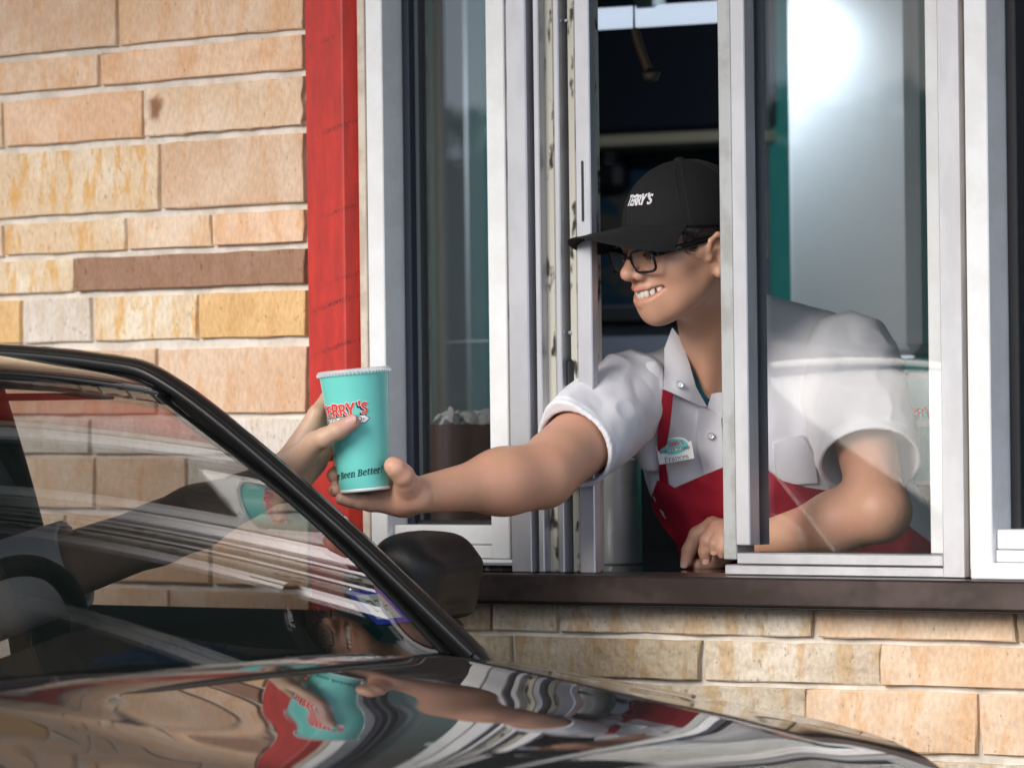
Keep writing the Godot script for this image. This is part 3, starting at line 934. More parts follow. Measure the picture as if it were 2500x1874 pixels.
func build_car() -> void:
	car_materials()
	var car := thing("parked_car", "dark charcoal car stopped at the serving window", "car", Vector3(0.2571, 0.0, 1.2579), -0.0358)
	# bonnet
	var st := begin()
	var rings := []
	for i in 41:
		var ring := []
		var x := 0.065 + (0.92 - 0.065) * pow(i / 40.0, 0.9)
		for j in 49:
			var w := -1.0 + j / 24.0
			var p := hood_point(x, w)
			if i == 0:
				p.y -= 0.008
			p.x += (1.0 - w * w) * 0.085 * (1.0 - smoothstep(0.05, 0.5, x))
			ring.append(p)
		rings.append(ring)
	var back := []
	for p in rings[0]:
		back.append(p + Vector3(0.006, -0.03, 0))
	rings.push_front(back)
	add_loft(st, rings, false)
	part("bonnet", finish(st), M.paint, car)
	# flanks and nose below the bonnet
	for s in [-1.0, 1.0]:
		st = begin()
		rings = []
		for i in 64:
			var x := 0.92 - i * (3.5 / 63.0)
			var plan := curve([-2.6, -2.4, -1.9, 0.55, 0.77, 0.84, 0.89, 0.92], [0.80, 0.93, 1.0, 0.99, 0.95, 0.90, 0.82, 0.74], x)
			var belt := hood_edge(x) if x > 0.0 else 1.0
			if x < -1.8:
				belt = curve([-2.6, -2.5, -2.3, -1.8], [0.80, 0.96, 1.0, 1.0], x)
			var ring := []
			for q in [[0.30, 0.80], [0.45, 0.865], [0.62, 0.885], [0.78, 0.878], [0.88, 0.850], [0.945, 0.815], [0.985, 0.778], [1.0, 0.742]]:
				var y: float = lerpf(q[0], minf(q[0], q[0] * belt), 1.0)
				if x > 0.77:
					y = minf(y, lerpf(0.30, belt, (q[0] - 0.30) / 0.70))
				ring.append(Vector3(x, y, s * q[1] * plan))
			if s > 0:
				ring.reverse()
			rings.append(ring)
		add_loft(st, rings, false)
		part("flank", finish(st), M.paint, car)
	st = begin()
	quad(st, Vector3(0.915, 0.25, 0.60), Vector3(0.915, 0.25, -0.60), Vector3(0.919, 0.60, -0.55), Vector3(0.919, 0.60, 0.55))
	quad(st, Vector3(0.86, 0.25, 0.66), Vector3(0.86, 0.25, -0.66), Vector3(0.915, 0.25, -0.60), Vector3(0.915, 0.25, 0.60))
	part("bumper", finish(st), M.paint, car)
	part("grille", box(Vector3(0.91, 0.44, -0.38), Vector3(0.93, 0.57, 0.38), 0.006), M.rubber, car)
	for s in [-1.0, 1.0]:
		part("headlight", box(Vector3(0.80, 0.60, minf(s * 0.50, s * 0.70)), Vector3(0.915, 0.70, maxf(s * 0.50, s * 0.70)), 0.02), M.chrome, car)
		for wx in [0.42, -1.80]:
			var wheel := part("wheel", bent(lathe([[0.20, -0.10], [0.30, -0.10], [0.325, -0.06], [0.325, 0.06], [0.30, 0.10], [0.20, 0.10]], 40), func(p): return Vector3(p.x, p.z, p.y)), M.rubber, car, Vector3(wx, 0.325, s * 0.77))
			part("rim", bent(lathe([[0.0, 0.09 * s], [0.08, 0.07 * s], [0.19, 0.085 * s], [0.205, 0.10 * s], [0.205, -0.09 * s]], 32), func(p): return Vector3(p.x, p.z, p.y)), M.chrome, wheel)
	# cowl strip under the glass
	st = begin()
	rings = []
	for j in 33:
		var s := -1.0 + j / 16.0
		var a := screen_at(s, -0.02)
		rings.append([a + Vector3(-0.03, 0.004, 0), a + Vector3(0.05, -0.012, 0), a + Vector3(0.09, -0.03, 0), a + Vector3(0.09, -0.09, 0)])
	add_loft(st, rings, false)
	part("cowl", finish(st), M.plastic, car)
	# windscreen
	st = begin()
	st.set_smooth_group(0)
	for i in 24:
		for j in 40:
			for k in [[0, 0], [1, 1], [1, 0], [0, 0], [0, 1], [1, 1]]:
				st.add_vertex(screen_at(-1.0 + (j + k[0]) / 20.0, (i + k[1]) / 24.0))
			for k in [[0, 0], [1, 0], [1, 1], [0, 0], [1, 1], [0, 1]]:
				st.add_vertex(screen_at(-1.0 + (j + k[0]) / 20.0, (i + k[1]) / 24.0, 0.005))
	var ws := part("windscreen", finish(st), M.windshield, car)
	part("inspection_sticker", sticker_mesh(), sticker_mat(), ws)
	# black band printed along the glass edge on the driver's side and at the foot
	for e in [[-0.999, -0.955, 0.0, 1.0], [0.955, 0.999, 0.0, 1.0], [-0.954, 0.954, 0.0, 0.055], [-0.954, 0.954, 0.965, 0.999]]:
		st = begin()
		st.set_smooth_group(0)
		for i in 24:
			for j in 24:
				for k in [[0, 0], [1, 1], [1, 0], [0, 0], [0, 1], [1, 1]]:
					st.add_vertex(screen_at(lerpf(e[0], e[1], (j + k[0]) / 24.0), lerpf(e[2], e[3], (i + k[1]) / 24.0), 0.0065))
		part("frit_band", finish(st), M.rubber, ws)
	# roof
	st = begin()
	rings = []
	for i in 31:
		var t := i / 30.0
		var ring := []
		for j in 33:
			var s := -1.0 + j / 16.0
			var front := screen_at(s, 1.0)
			var xr := lerpf(front.x + 0.004, -1.55, t)
			var yr := front.y + 0.012 + curve([0.0, 0.1, 0.25, 0.5, 0.75, 1.0], [0.0, 0.022, 0.044, 0.058, 0.045, 0.0], t) - (0.012 if i == 0 else 0.0)
			ring.append(Vector3(xr, yr, s * lerpf(0.57, 0.54, t)))
		rings.append(ring)
	var lip := []
	for p in rings[0]:
		lip.append(p + Vector3(-0.006, -0.014, 0))
	rings.push_front(lip)
	for r in rings:
		r.reverse()
	add_loft(st, rings, false)
	part("roof", finish(st), M.paint, car)
	part("headliner", box(Vector3(-1.52, 1.385, -0.53), Vector3(-0.46, 1.395, 0.53), 0.004), M.cabin_brown, car)
	for s in [-1.0, 1.0]:
		# front pillar flowing into the roof rail, with a rubber strip beside the glass
		var path := smooth_line([Vector3(0.030, 1.000, s * 0.735), Vector3(-0.01, 1.046, s * 0.718), Vector3(-0.20, 1.226, s * 0.655), Vector3(-0.40, 1.392, s * 0.588), Vector3(-0.53, 1.432, s * 0.570), Vector3(-0.85, 1.452, s * 0.558), Vector3(-1.2, 1.438, s * 0.555), Vector3(-1.55, 1.40, s * 0.56), Vector3(-1.9, 1.20, s * 0.62), Vector3(-2.15, 1.0, s * 0.68)], 8)
		part("pillar", blade(path, 0.019, 0.015, s), M.paint, car)
		var strip := []
		for p in path.slice(6, 44):
			strip.append(p + Vector3(0.012, 0.004, -s * 0.019))
		part("rubber_strip", blade(strip, 0.007, 0.006, s), M.rubber, car)
		# centre pillar, door glass frame
		part("pillar", blade(smooth_line([Vector3(-0.82, 0.98, s * 0.765), Vector3(-0.80, 1.2, s * 0.69), Vector3(-0.78, 1.43, s * 0.575)], 6), 0.05, 0.016, s), M.cabin, car)
	part("side_glass", pane4(Vector3(-0.05, 1.08, 0.725), Vector3(-0.78, 1.08, 0.74), Vector3(-0.75, 1.41, 0.60), Vector3(-0.36, 1.375, 0.61)), M.side_glass, car)
	for s in [-1.0, 1.0]:
		part("side_glass", pane4(Vector3(-0.86, 1.0, s * 0.77), Vector3(-2.05, 1.0, s * 0.72), Vector3(-1.52, 1.385, s * 0.585), Vector3(-0.83, 1.42, s * 0.595)), M.side_glass, car)
		part("door_lining", box(Vector3(-0.80, 0.45, minf(s * 0.70, s * 0.752)), Vector3(-0.06, 1.085, maxf(s * 0.70, s * 0.752)), 0.02), M.cabin, car)
		part("door_skin", box(Vector3(-0.80, 0.92, minf(s * 0.753, s * 0.785)), Vector3(-0.04, 1.075, maxf(s * 0.753, s * 0.785)), 0.01), M.paint, car)
	part("rear_glass", pane4(Vector3(-1.57, 1.40, -0.52), Vector3(-1.57, 1.40, 0.52), Vector3(-2.12, 1.02, 0.62), Vector3(-2.12, 1.02, -0.62)), M.side_glass, car)
	st = begin()
	quad(st, Vector3(-2.1, 1.02, -0.70), Vector3(-2.1, 1.02, 0.70), Vector3(-2.52, 0.97, 0.66), Vector3(-2.52, 0.97, -0.66))
	quad(st, Vector3(-2.52, 0.97, -0.66), Vector3(-2.52, 0.97, 0.66), Vector3(-2.57, 0.30, 0.64), Vector3(-2.57, 0.30, -0.64))
	part("boot_lid", finish(st), M.paint, car)
	part("floor_pan", box(Vector3(-2.5, 0.24, -0.74), Vector3(0.85, 0.30, 0.74), 0.01), M.cabin, car)
	part("rear_shelf", box(Vector3(-2.1, 0.30, -0.70), Vector3(-1.6, 1.0, 0.70), 0.03), M.cabin, car)
	# dashboard
	st = begin()
	rings = []
	for j in 33:
		var s := -1.0 + j / 16.0
		var a := screen_at(s, 0.03, 0.012)
		var hump := 0.05 * exp(-pow((a.z + 0.36) / 0.20, 2.0))
		rings.append([a + Vector3(0.02, -0.03, 0), a + Vector3(-0.05, -0.012, 0), Vector3(-0.18, 1.03 + hump * 0.4, a.z), Vector3(-0.34, 1.028 + hump, a.z), Vector3(-0.41, 0.99 + hump, a.z), Vector3(-0.42, 0.80, a.z)])
	for r in rings:
		r.reverse()
	add_loft(st, rings, false)
	part("dashboard", finish(st), M.cabin, car)
	# steering wheel
	var centre := Vector3(-0.61, 0.985, -0.42)
	var nrm := Vector3(-0.93, 0.36, 0).normalized()
	var upv := Vector3(0.36, 0.93, 0).normalized()
	var ringp := []
	for i in 49:
		var an := TAU * i / 48.0
		ringp.append(centre + (Vector3(0, 0, 1) * cos(an) + upv * sin(an)) * 0.183)
	var wheel := part("steering_wheel", tube(ringp, [0.0155], 10), M.cabin_brown, car)
	part("spoke", tube([centre - Vector3(0, 0, 0.17), centre + nrm * -0.03, centre + Vector3(0, 0, 0.17)], [0.012, 0.03, 0.012], 8), M.cabin, wheel)
	part("column", tube([centre + nrm * -0.03, centre + nrm * -0.25], [0.04, 0.05], 10), M.cabin, wheel)
	for s in [-1.0, 1.0]:
		var seat := part("seat", box(Vector3(-1.30, 0.30, s * 0.37 - 0.25), Vector3(-0.75, 0.56, s * 0.37 + 0.25), 0.05), M.cabin, car)
		part("backrest", box(Vector3(-1.50, 0.50, s * 0.37 - 0.24), Vector3(-1.31, 1.08, s * 0.37 + 0.24), 0.06), M.cabin, seat)
		part("headrest", box(Vector3(-1.50, 1.12, s * 0.37 - 0.13), Vector3(-1.38, 1.30, s * 0.37 + 0.13), 0.05), M.cabin, seat)
	# wipers
	for w in [[-0.62, -0.05], [0.02, 0.60]]:
		var pts := []
		for i in 9:
			pts.append(screen_at(lerpf(w[0], w[1], i / 8.0), -0.005 + 0.012 * sin(PI * i / 8.0), -0.009))
		part("wiper", tube(pts, [0.007], 8), M.rubber, car)
		var piv := screen_at(w[0] * 0.35 + w[1] * 0.65, -0.05, -0.01) + Vector3(0.04, 0.0, 0)
		part("wiper_arm", tube([piv, (piv + pts[4]) / 2 + Vector3(0, 0.004, 0), pts[4] + Vector3(0, 0.002, 0)], [0.012, 0.009, 0.007], 8), M.rubber, car)
	# door mirror on the window side
	mirror(car, Vector3(-0.1416, 1.1329, -0.8191))
	var cloth := thing("blue_cloth", "crumpled dark blue cloth lying on the dashboard", "cloth", Vector3(0.2571, 0.0, 1.2579), -0.0358)
	var n := noise(16.0, 3, 3)
	st = begin()
	rings = []
	for i in 17:
		var ring := []
		for j in 21:
			var u := i / 16.0 - 0.5
			var v := j / 20.0 - 0.5
			var edge := maxf(0.0, 1.0 - 4.0 * maxf(u * u, v * v))
			ring.append(Vector3(-0.10 + u * 0.12, 1.045 + edge * (0.020 + 0.03 * n.get_noise_2d(u, v * 1.6)), -0.22 + v * 0.20 + 0.01 * n.get_noise_2d(v, u)))
		rings.append(ring)
	add_loft(st, rings, false)
	part("fabric", finish(st), mat(lin(0.02, 0.035, 0.085), 0.8), cloth)

# a flat bar with rounded edges along a path; half width a across, half height b
func blade(path: Array, a: float, b: float, side: float) -> ArrayMesh:
	var st := begin()
	var rings := []
	for i in path.size():
		var t: Vector3 = (path[mini(i + 1, path.size() - 1)] - path[maxi(i - 1, 0)]).normalized()
		var out := Vector3(0, 0.35, side)
		var u := (out - t * out.dot(t)).normalized()
		var v := t.cross(u).normalized()
		var ring := []
		for k in 12:
			var an := TAU * k / 12.0
			ring.append(path[i] + v * signf(cos(an)) * pow(absf(cos(an)), 0.6) * a + u * signf(sin(an)) * pow(absf(sin(an)), 0.6) * b)
		rings.append(ring)
	add_loft(st, rings, true, true)
	return finish(st)

func pane4(a: Vector3, b: Vector3, c: Vector3, d: Vector3) -> ArrayMesh:
	var st := begin()
	st.set_smooth_group(-1)
	quad(st, a, b, c, d)
	return finish(st)

func mirror(car: Node, at: Vector3) -> void:
	# housing: a soft swollen box, its upper face sloping back, a crease below it and a lip at the foot
	var sk := SoftSkin.new()
	var t := Transform3D(Basis(Vector3.UP, 0.18), Vector3.ZERO)
	var list := []
	for q in [[-0.052, 0.030], [0.052, 0.034]]:
		for y in [-0.030, 0.018]:
			list.append(cap(t * Vector3(0.016, y, q[0]), t * Vector3(-0.012, y, q[0]), 0.026, 0.024, 0.030))
	list.append(egg(Vector3(0.006, -0.004, 0.0), Vector3(0.044, 0.050, 0.080), 0.030))
	list.append(egg(Vector3(-0.004, 0.020, 0.006), Vector3(0.040, 0.034, 0.080), 0.020))
	list.append(cap(Vector3(0.034, 0.012, -0.062), Vector3(0.046, 0.010, 0.030), 0.006, 0.006, 0.020))
	list.append(cap(Vector3(0.030, -0.048, -0.050), Vector3(0.036, -0.050, 0.045), 0.005, 0.005, 0.010))
	list.append(egg(Vector3(0.060, 0.058, 0.0), Vector3(0.030, 0.036, 0.20), 0.020, true, Basis(Vector3.BACK, 0.5)))
	list.append(egg(Vector3(-0.070, 0.0, 0.0), Vector3(0.036, 0.20, 0.20), 0.008, true))
	soft(sk, list, 0.0042, func(_p): return Color.WHITE)
	var m := part("door_mirror", sk.mesh(), M.plastic, car, at)
	m.scale = Vector3(1.1, 1.12, 1.1)
	part("mirror_glass", bent(lathe([[0.0, 0.0], [0.044, 0.0]], 24), func(p): return Vector3(-0.0355, p.z * 0.95, p.x * 1.4)), M.chrome, m)
	part("stalk", tube([Vector3(-0.005, -0.040, 0.03), Vector3(-0.02, -0.070, 0.07), Vector3(-0.01, -0.085, 0.11)], [0.020, 0.024, 0.03], 10), M.plastic, m)

# small printed label stuck inside the glass
func sticker_mesh() -> ArrayMesh:
	var st := begin()
	st.set_smooth_group(-1)
	var n := 6
	for i in n:
		for j in n:
			for k in [[0, 0], [1, 1], [1, 0], [0, 0], [0, 1], [1, 1]]:
				var u: float = (i + k[0]) / float(n)
				var v: float = (j + k[1]) / float(n)
				st.set_uv(Vector2(u, 1.0 - v))
				st.add_vertex(screen_at(lerpf(-0.945, -0.790, u), lerpf(0.105, 0.215, v), 0.0025))
	return finish(st)

func sticker_mat() -> StandardMaterial3D:
	var im := Image.create(96, 96, false, Image.FORMAT_RGB8)
	im.fill(Color(0.08, 0.20, 0.80))
	im.fill_rect(Rect2i(14, 14, 68, 68), Color(0.92, 0.97, 0.93))
	var n := noise(0.12, 8, 2)
	for y in range(16, 80):
		for x in range(16, 80):
			if n.get_noise_2d(x, y) > 0.25:
				im.set_pixel(x, y, Color(0.84, 0.92, 0.86))
	for r in [[54, 30, 14, 5], [54, 30, 5, 16], [54, 43, 14, 5], [63, 43, 5, 18], [54, 57, 14, 5], [34, 30, 14, 5], [34, 30, 5, 32], [22, 45, 8, 4]]:
		im.fill_rect(Rect2i(r[0], r[1], r[2], r[3]), Color(0.20, 0.27, 0.22))
	var m := mat(Color.WHITE, 0.5)
	m.albedo_texture = ImageTexture.create_from_image(im)
	return m

# ---------------------------------------------------------------- soft shapes: capsules and ellipsoids blended, meshed as surface nets
class Blob:
	var kind := 0            # 0 tapered capsule, 1 ellipsoid
	var cut := false
	var a: Vector3
	var ba: Vector3
	var inv := 0.0
	var ra := 0.0
	var dr := 0.0
	var k := 0.0
	var xf: Transform3D
	var r: Vector3

	func dist(p: Vector3) -> float:
		if kind == 0:
			var pa := p - a
			var h := clampf(pa.dot(ba) * inv, 0.0, 1.0)
			return (pa - ba * h).length() - (ra + dr * h)
		var q := xf * p
		var s := q / r
		var k0 := s.length()
		if k0 < 0.0001:
			return -minf(r.x, minf(r.y, r.z))
		return k0 * (k0 - 1.0) / (s / r).length()

func cap(a: Vector3, b: Vector3, ra: float, rb: float, k := 0.01, cut := false) -> Blob:
	var o := Blob.new()
	o.a = a
	o.ba = b - a
	o.inv = 1.0 / maxf((b - a).length_squared(), 1e-9)
	o.ra = ra
	o.dr = rb - ra
	o.k = k
	o.cut = cut
	return o

func ball(c: Vector3, r: float, k := 0.01, cut := false) -> Blob:
	return cap(c, c + Vector3(0.00001, 0, 0), r, r, k, cut)

func egg(c: Vector3, r: Vector3, k := 0.01, cut := false, turn := Basis.IDENTITY) -> Blob:
	var o := Blob.new()
	o.kind = 1
	o.xf = Transform3D(turn, c).affine_inverse()
	o.r = r
	o.k = k
	o.cut = cut
	return o

# the same shapes carried into another frame
func moved(list: Array, t: Transform3D) -> Array:
	var out := []
	for o: Blob in list:
		var n := Blob.new()
		n.kind = o.kind
		n.cut = o.cut
		n.k = o.k
		n.ra = o.ra
		n.dr = o.dr
		n.r = o.r
		n.inv = o.inv
		if o.kind == 0:
			n.a = t * o.a
			n.ba = t.basis * o.ba
		else:
			n.xf = o.xf * t.affine_inverse()
		out.append(n)
	return out

func field(p: Vector3, list: Array) -> float:
	var d := 1.0
	for o: Blob in list:
		var e := o.dist(p)
		if o.cut:
			e = -e
			var h := maxf(o.k - absf(d - e), 0.0)
			d = maxf(d, e) + (h * h / (4.0 * o.k) if h > 0.0 else 0.0)
		else:
			var h := maxf(o.k - absf(d - e), 0.0)
			d = minf(d, e) - (h * h / (4.0 * o.k) if h > 0.0 else 0.0)
	return d

class SoftSkin:
	var verts := PackedVector3Array()
	var norms := PackedVector3Array()
	var cols := PackedColorArray()
	var idx := PackedInt32Array()

	func mesh() -> ArrayMesh:
		var arr := []
		arr.resize(Mesh.ARRAY_MAX)
		arr[Mesh.ARRAY_VERTEX] = verts
		arr[Mesh.ARRAY_NORMAL] = norms
		arr[Mesh.ARRAY_COLOR] = cols
		arr[Mesh.ARRAY_INDEX] = idx
		var m := ArrayMesh.new()
		m.add_surface_from_arrays(Mesh.PRIMITIVE_TRIANGLES, arr)
		return m

# adds the surface of a field to a skin; tint gives the colour of a point, fold moves it along its normal
func add_soft(sk: SoftSkin, list: Array, lo: Vector3, hi: Vector3, cell: float, tint: Callable, fold = null) -> void:
	var vals := {}
	var leaves := []
	var n := Vector3i(((hi - lo) / cell).ceil()) + Vector3i.ONE
	var big := 16
	for ix in range(0, n.x, big):
		for iy in range(0, n.y, big):
			for iz in range(0, n.z, big):
				_split(list, lo, cell, Vector3i(ix, iy, iz), big, leaves)
	var cells := {}
	var offs := [Vector3i(0, 0, 0), Vector3i(1, 0, 0), Vector3i(0, 1, 0), Vector3i(1, 1, 0), Vector3i(0, 0, 1), Vector3i(1, 0, 1), Vector3i(0, 1, 1), Vector3i(1, 1, 1)]
	var edges := [[0, 1], [2, 3], [4, 5], [6, 7], [0, 2], [1, 3], [4, 6], [5, 7], [0, 4], [1, 5], [2, 6], [3, 7]]
	var koff := []
	for o in offs:
		koff.append((o.x * 4096 + o.y) * 4096 + o.z)
	var start := sk.verts.size()
	var order := []
	for leaf in leaves:
		var at: Vector3i = leaf[0]
		var sub: Array = leaf[1]
		var key0: int = (at.x * 4096 + at.y) * 4096 + at.z
		for x in 3:
			for y in 3:
				for z in 3:
					var key := key0 + (x * 4096 + y) * 4096 + z
					if not vals.has(key):
						vals[key] = field(lo + Vector3(at.x + x, at.y + y, at.z + z) * cell, sub)
		for x in 2:
			for y in 2:
				for z in 2:
					var key := key0 + (x * 4096 + y) * 4096 + z
					var v := []
					var inside := 0
					for o in koff:
						var q: float = vals[key + o]
						v.append(q)
						if q < 0.0:
							inside += 1
					if inside == 0 or inside == 8 or cells.has(key):
						continue
					var sum := Vector3.ZERO
					var cnt := 0
					for e in edges:
						var va: float = v[e[0]]
						var vb: float = v[e[1]]
						if (va < 0.0) != (vb < 0.0):
							sum += Vector3(offs[e[0]]).lerp(Vector3(offs[e[1]]), va / (va - vb))
							cnt += 1
					cells[key] = sk.verts.size()
					order.append([key, v[0] < 0.0, v[1] < 0.0, v[2] < 0.0, v[4] < 0.0])
					sk.verts.append(lo + (Vector3(at.x + x, at.y + y, at.z + z) + sum / cnt) * cell)
	var first := sk.idx.size()
	var sx := 4096 * 4096
	var sy := 4096
	for c in order:
		var key: int = c[0]
		for ax in 3:
			if c[1] == c[2 + ax]:
				continue
			var u: int = [sy, 1, sx][ax]
			var w: int = [1, sx, sy][ax]
			if not (cells.has(key - u) and cells.has(key - w) and cells.has(key - u - w)):
				continue
			var q := [cells[key], cells[key - u], cells[key - u - w], cells[key - w]]
			if c[1]:
				sk.idx.append_array([q[0], q[2], q[1], q[0], q[3], q[2]])
			else:
				sk.idx.append_array([q[0], q[1], q[2], q[0], q[2], q[3]])
	sk.norms.resize(sk.verts.size())
	for pass_no in 2:
		for i in range(start, sk.verts.size()):
			sk.norms[i] = Vector3.ZERO
		for i in range(first, sk.idx.size(), 3):
			var a := sk.idx[i]
			var b := sk.idx[i + 1]
			var c := sk.idx[i + 2]
			var nn := (sk.verts[c] - sk.verts[a]).cross(sk.verts[b] - sk.verts[a])
			sk.norms[a] += nn
			sk.norms[b] += nn
			sk.norms[c] += nn
		for i in range(start, sk.verts.size()):
			sk.norms[i] = sk.norms[i].normalized()
		if pass_no == 0:
			if fold == null:
				break
			for i in range(start, sk.verts.size()):
				sk.verts[i] += sk.norms[i] * float(fold.call(sk.verts[i], sk.norms[i]))
	for i in range(start, sk.verts.size()):
		sk.cols.append(tint.call(sk.verts[i]))

func _split(list: Array, lo: Vector3, cell: float, at: Vector3i, size: int, leaves: Array) -> void:
	var c := lo + (Vector3(at) + Vector3.ONE * size * 0.5) * cell
	var rad := size * cell * 0.8661
	var ds := []
	var d := 1.0
	var soft_k := 0.0
	for o: Blob in list:
		var e := o.dist(c)
		ds.append(e)
		if o.cut:
			d = maxf(d, -e)
		else:
			d = minf(d, e - o.k * 0.25)
			soft_k = maxf(soft_k, o.k)
	if absf(d) > rad * 1.35 + 0.002 + 0.35 * soft_k and not (d < 0.0 and absf(d) < rad * 2.2 + 0.35 * soft_k):
		return
	var sub := []
	var m := 1.0
	for i in list.size():
		if not list[i].cut:
			m = minf(m, ds[i])
	for i in list.size():
		var o: Blob = list[i]
		if o.cut:
			if ds[i] < rad * 1.3 + o.k:
				sub.append(o)
		elif ds[i] < m + rad * 2.4 + o.k:
			sub.append(o)
	if size == 2:
		leaves.append([at, sub])
		return
	var h := size / 2
	for x in 2:
		for y in 2:
			for z in 2:
				_split(sub, lo, cell, at + Vector3i(x, y, z) * h, h, leaves)

# height of a soft surface over the plane z = 0, looking back from z1
func drape(x: float, y: float, list: Array, z1: float, z0: float) -> float:
	var z := z1
	var near := 1.0
	var near_z := z0
	for i in 60:
		var d := field(Vector3(x, y, z), list)
		if d < 0.0006:
			return z
		if d < near:
			near = d
			near_z = z
		z -= maxf(d * 0.8, 0.0006)
		if z < z0:
			break
	return near_z

# a cloth patch: outline in x and y laid on a soft surface, lifted by up, with thickness
func draped(outline: Array, list: Array, z1: float, z0: float, up: float, step := 0.008, thick := 0.0015, wave = null) -> ArrayMesh:
	var poly := PackedVector2Array()
	for p in outline:
		poly.append(Vector2(p.x, p.y))
	var lo := poly[0]
	var hi := poly[0]
	for p in poly:
		lo = lo.min(p)
		hi = hi.max(p)
	var st := begin()
	st.set_smooth_group(0)
	var zs := {}
	var height := func(p: Vector2) -> float:
		var key := Vector2i((p * 20000.0).round())
		if not zs.has(key):
			zs[key] = drape(p.x, p.y, list, z1, z0) + up + (wave.call(p) if wave != null else 0.0)
		return zs[key]
	var rim := {}
	var x := lo.x
	while x < hi.x:
		var y := lo.y
		while y < hi.y:
			var cellp := PackedVector2Array([Vector2(x, y), Vector2(x + step, y), Vector2(x + step, y + step), Vector2(x, y + step)])
			for piece in Geometry2D.intersect_polygons(cellp, poly):
				if piece.size() < 3:
					continue
				var tri_idx := Geometry2D.triangulate_polygon(piece)
				for k in range(0, tri_idx.size(), 3):
					var q := [piece[tri_idx[k]], piece[tri_idx[k + 1]], piece[tri_idx[k + 2]]]
					if (q[1] - q[0]).cross(q[2] - q[0]) > 0.0:
						q = [q[0], q[2], q[1]]
					for v in q:
						st.add_vertex(Vector3(v.x, v.y, height.call(v)))
			y += step
		x += step
	# hem: the edge folds back towards what it lies on
	st.set_smooth_group(2)
	for i in poly.size():
		var a := poly[i]
		var b := poly[(i + 1) % poly.size()]
		var m := maxi(1, int((b - a).length() / step))
		for k in m:
			var p := a.lerp(b, float(k) / m)
			var q := a.lerp(b, float(k + 1) / m)
			var pz: float = height.call(p)
			var qz: float = height.call(q)
			var t := maxf(thick, 0.0008)
			for v in [Vector3(p.x, p.y, pz), Vector3(q.x, q.y, qz), Vector3(q.x, q.y, qz - t), Vector3(p.x, p.y, pz), Vector3(q.x, q.y, qz - t), Vector3(p.x, p.y, pz - t)]:
				st.add_vertex(v)
	return finish(st)

# ---------------------------------------------------------------- the paper cup
func cup_r(h: float) -> float:
	return lerpf(0.0352, 0.0500, h / 0.172)

# a point on the cup's side: s along the circumference from the middle of the print, h up
func on_cup(s: float, h: float, lift: float) -> Vector3:
	var r := cup_r(h) + lift
	var an := s / 0.045
	return Vector3(sin(an) * r, h, cos(an) * r)

func cup_body(parent: Node, paint: Material, rim: Material, clear: Material) -> void:
	part("cup_wall", lathe([[0.0, 0.004], [0.033, 0.004], [0.0340, 0.0], [0.0352, 0.0], [0.0356, 0.006], [0.0495, 0.166], [0.0500, 0.169]], 72), paint, parent)
	part("base_ring", lathe([[0.0345, -0.0004], [0.0357, -0.0004], [0.0361, 0.0040], [0.0357, 0.0042]], 64), rim, parent)
	var lid := part("lid", lathe([[0.0500, 0.1655], [0.0525, 0.1665], [0.0528, 0.1715], [0.0515, 0.1740], [0.0490, 0.1745], [0.0480, 0.1715], [0.0, 0.1715]], 72), clear, parent)
	var st := begin()
	for k in 60:
		var an := TAU * k / 60.0
		var c := Vector3(sin(an), 0, cos(an))
		add_tube(st, [c * 0.0528 + Vector3(0, 0.1662, 0), c * 0.0531 + Vector3(0, 0.1705, 0)], [0.0010, 0.0008], 5)
	part("lid_crimps", finish(st), clear, lid)

func print_on(parent: Node, called: String, mesh: ArrayMesh, m: Material, s0: float, h0: float, tilt: float, lift: float) -> void:
	part(called, bent(mesh, func(p): return on_cup(s0 + p.x * cos(tilt) - p.y * sin(tilt), h0 + p.y * cos(tilt) + p.x * sin(tilt), lift + p.z)), m, parent)

func flat_shape(pts: Array) -> ArrayMesh:
	# a thin flat outline cut into small cells so that it can be bent
	var poly := PackedVector2Array(pts)
	var st := begin()
	st.set_smooth_group(-1)
	var x := -0.06
	while x < 0.06:
		for piece in Geometry2D.intersect_polygons(poly, PackedVector2Array([Vector2(x, -0.05), Vector2(x + 0.003, -0.05), Vector2(x + 0.003, 0.05), Vector2(x, 0.05)])):
			var idx := Geometry2D.triangulate_polygon(piece)
			for k in range(0, idx.size(), 3):
				var q := [piece[idx[k]], piece[idx[k + 1]], piece[idx[k + 2]]]
				if (q[1] - q[0]).cross(q[2] - q[0]) > 0.0:
					q = [q[0], q[2], q[1]]
				for v in q:
					st.add_vertex(Vector3(v.x, v.y, 0))
		x += 0.003
	return finish(st)

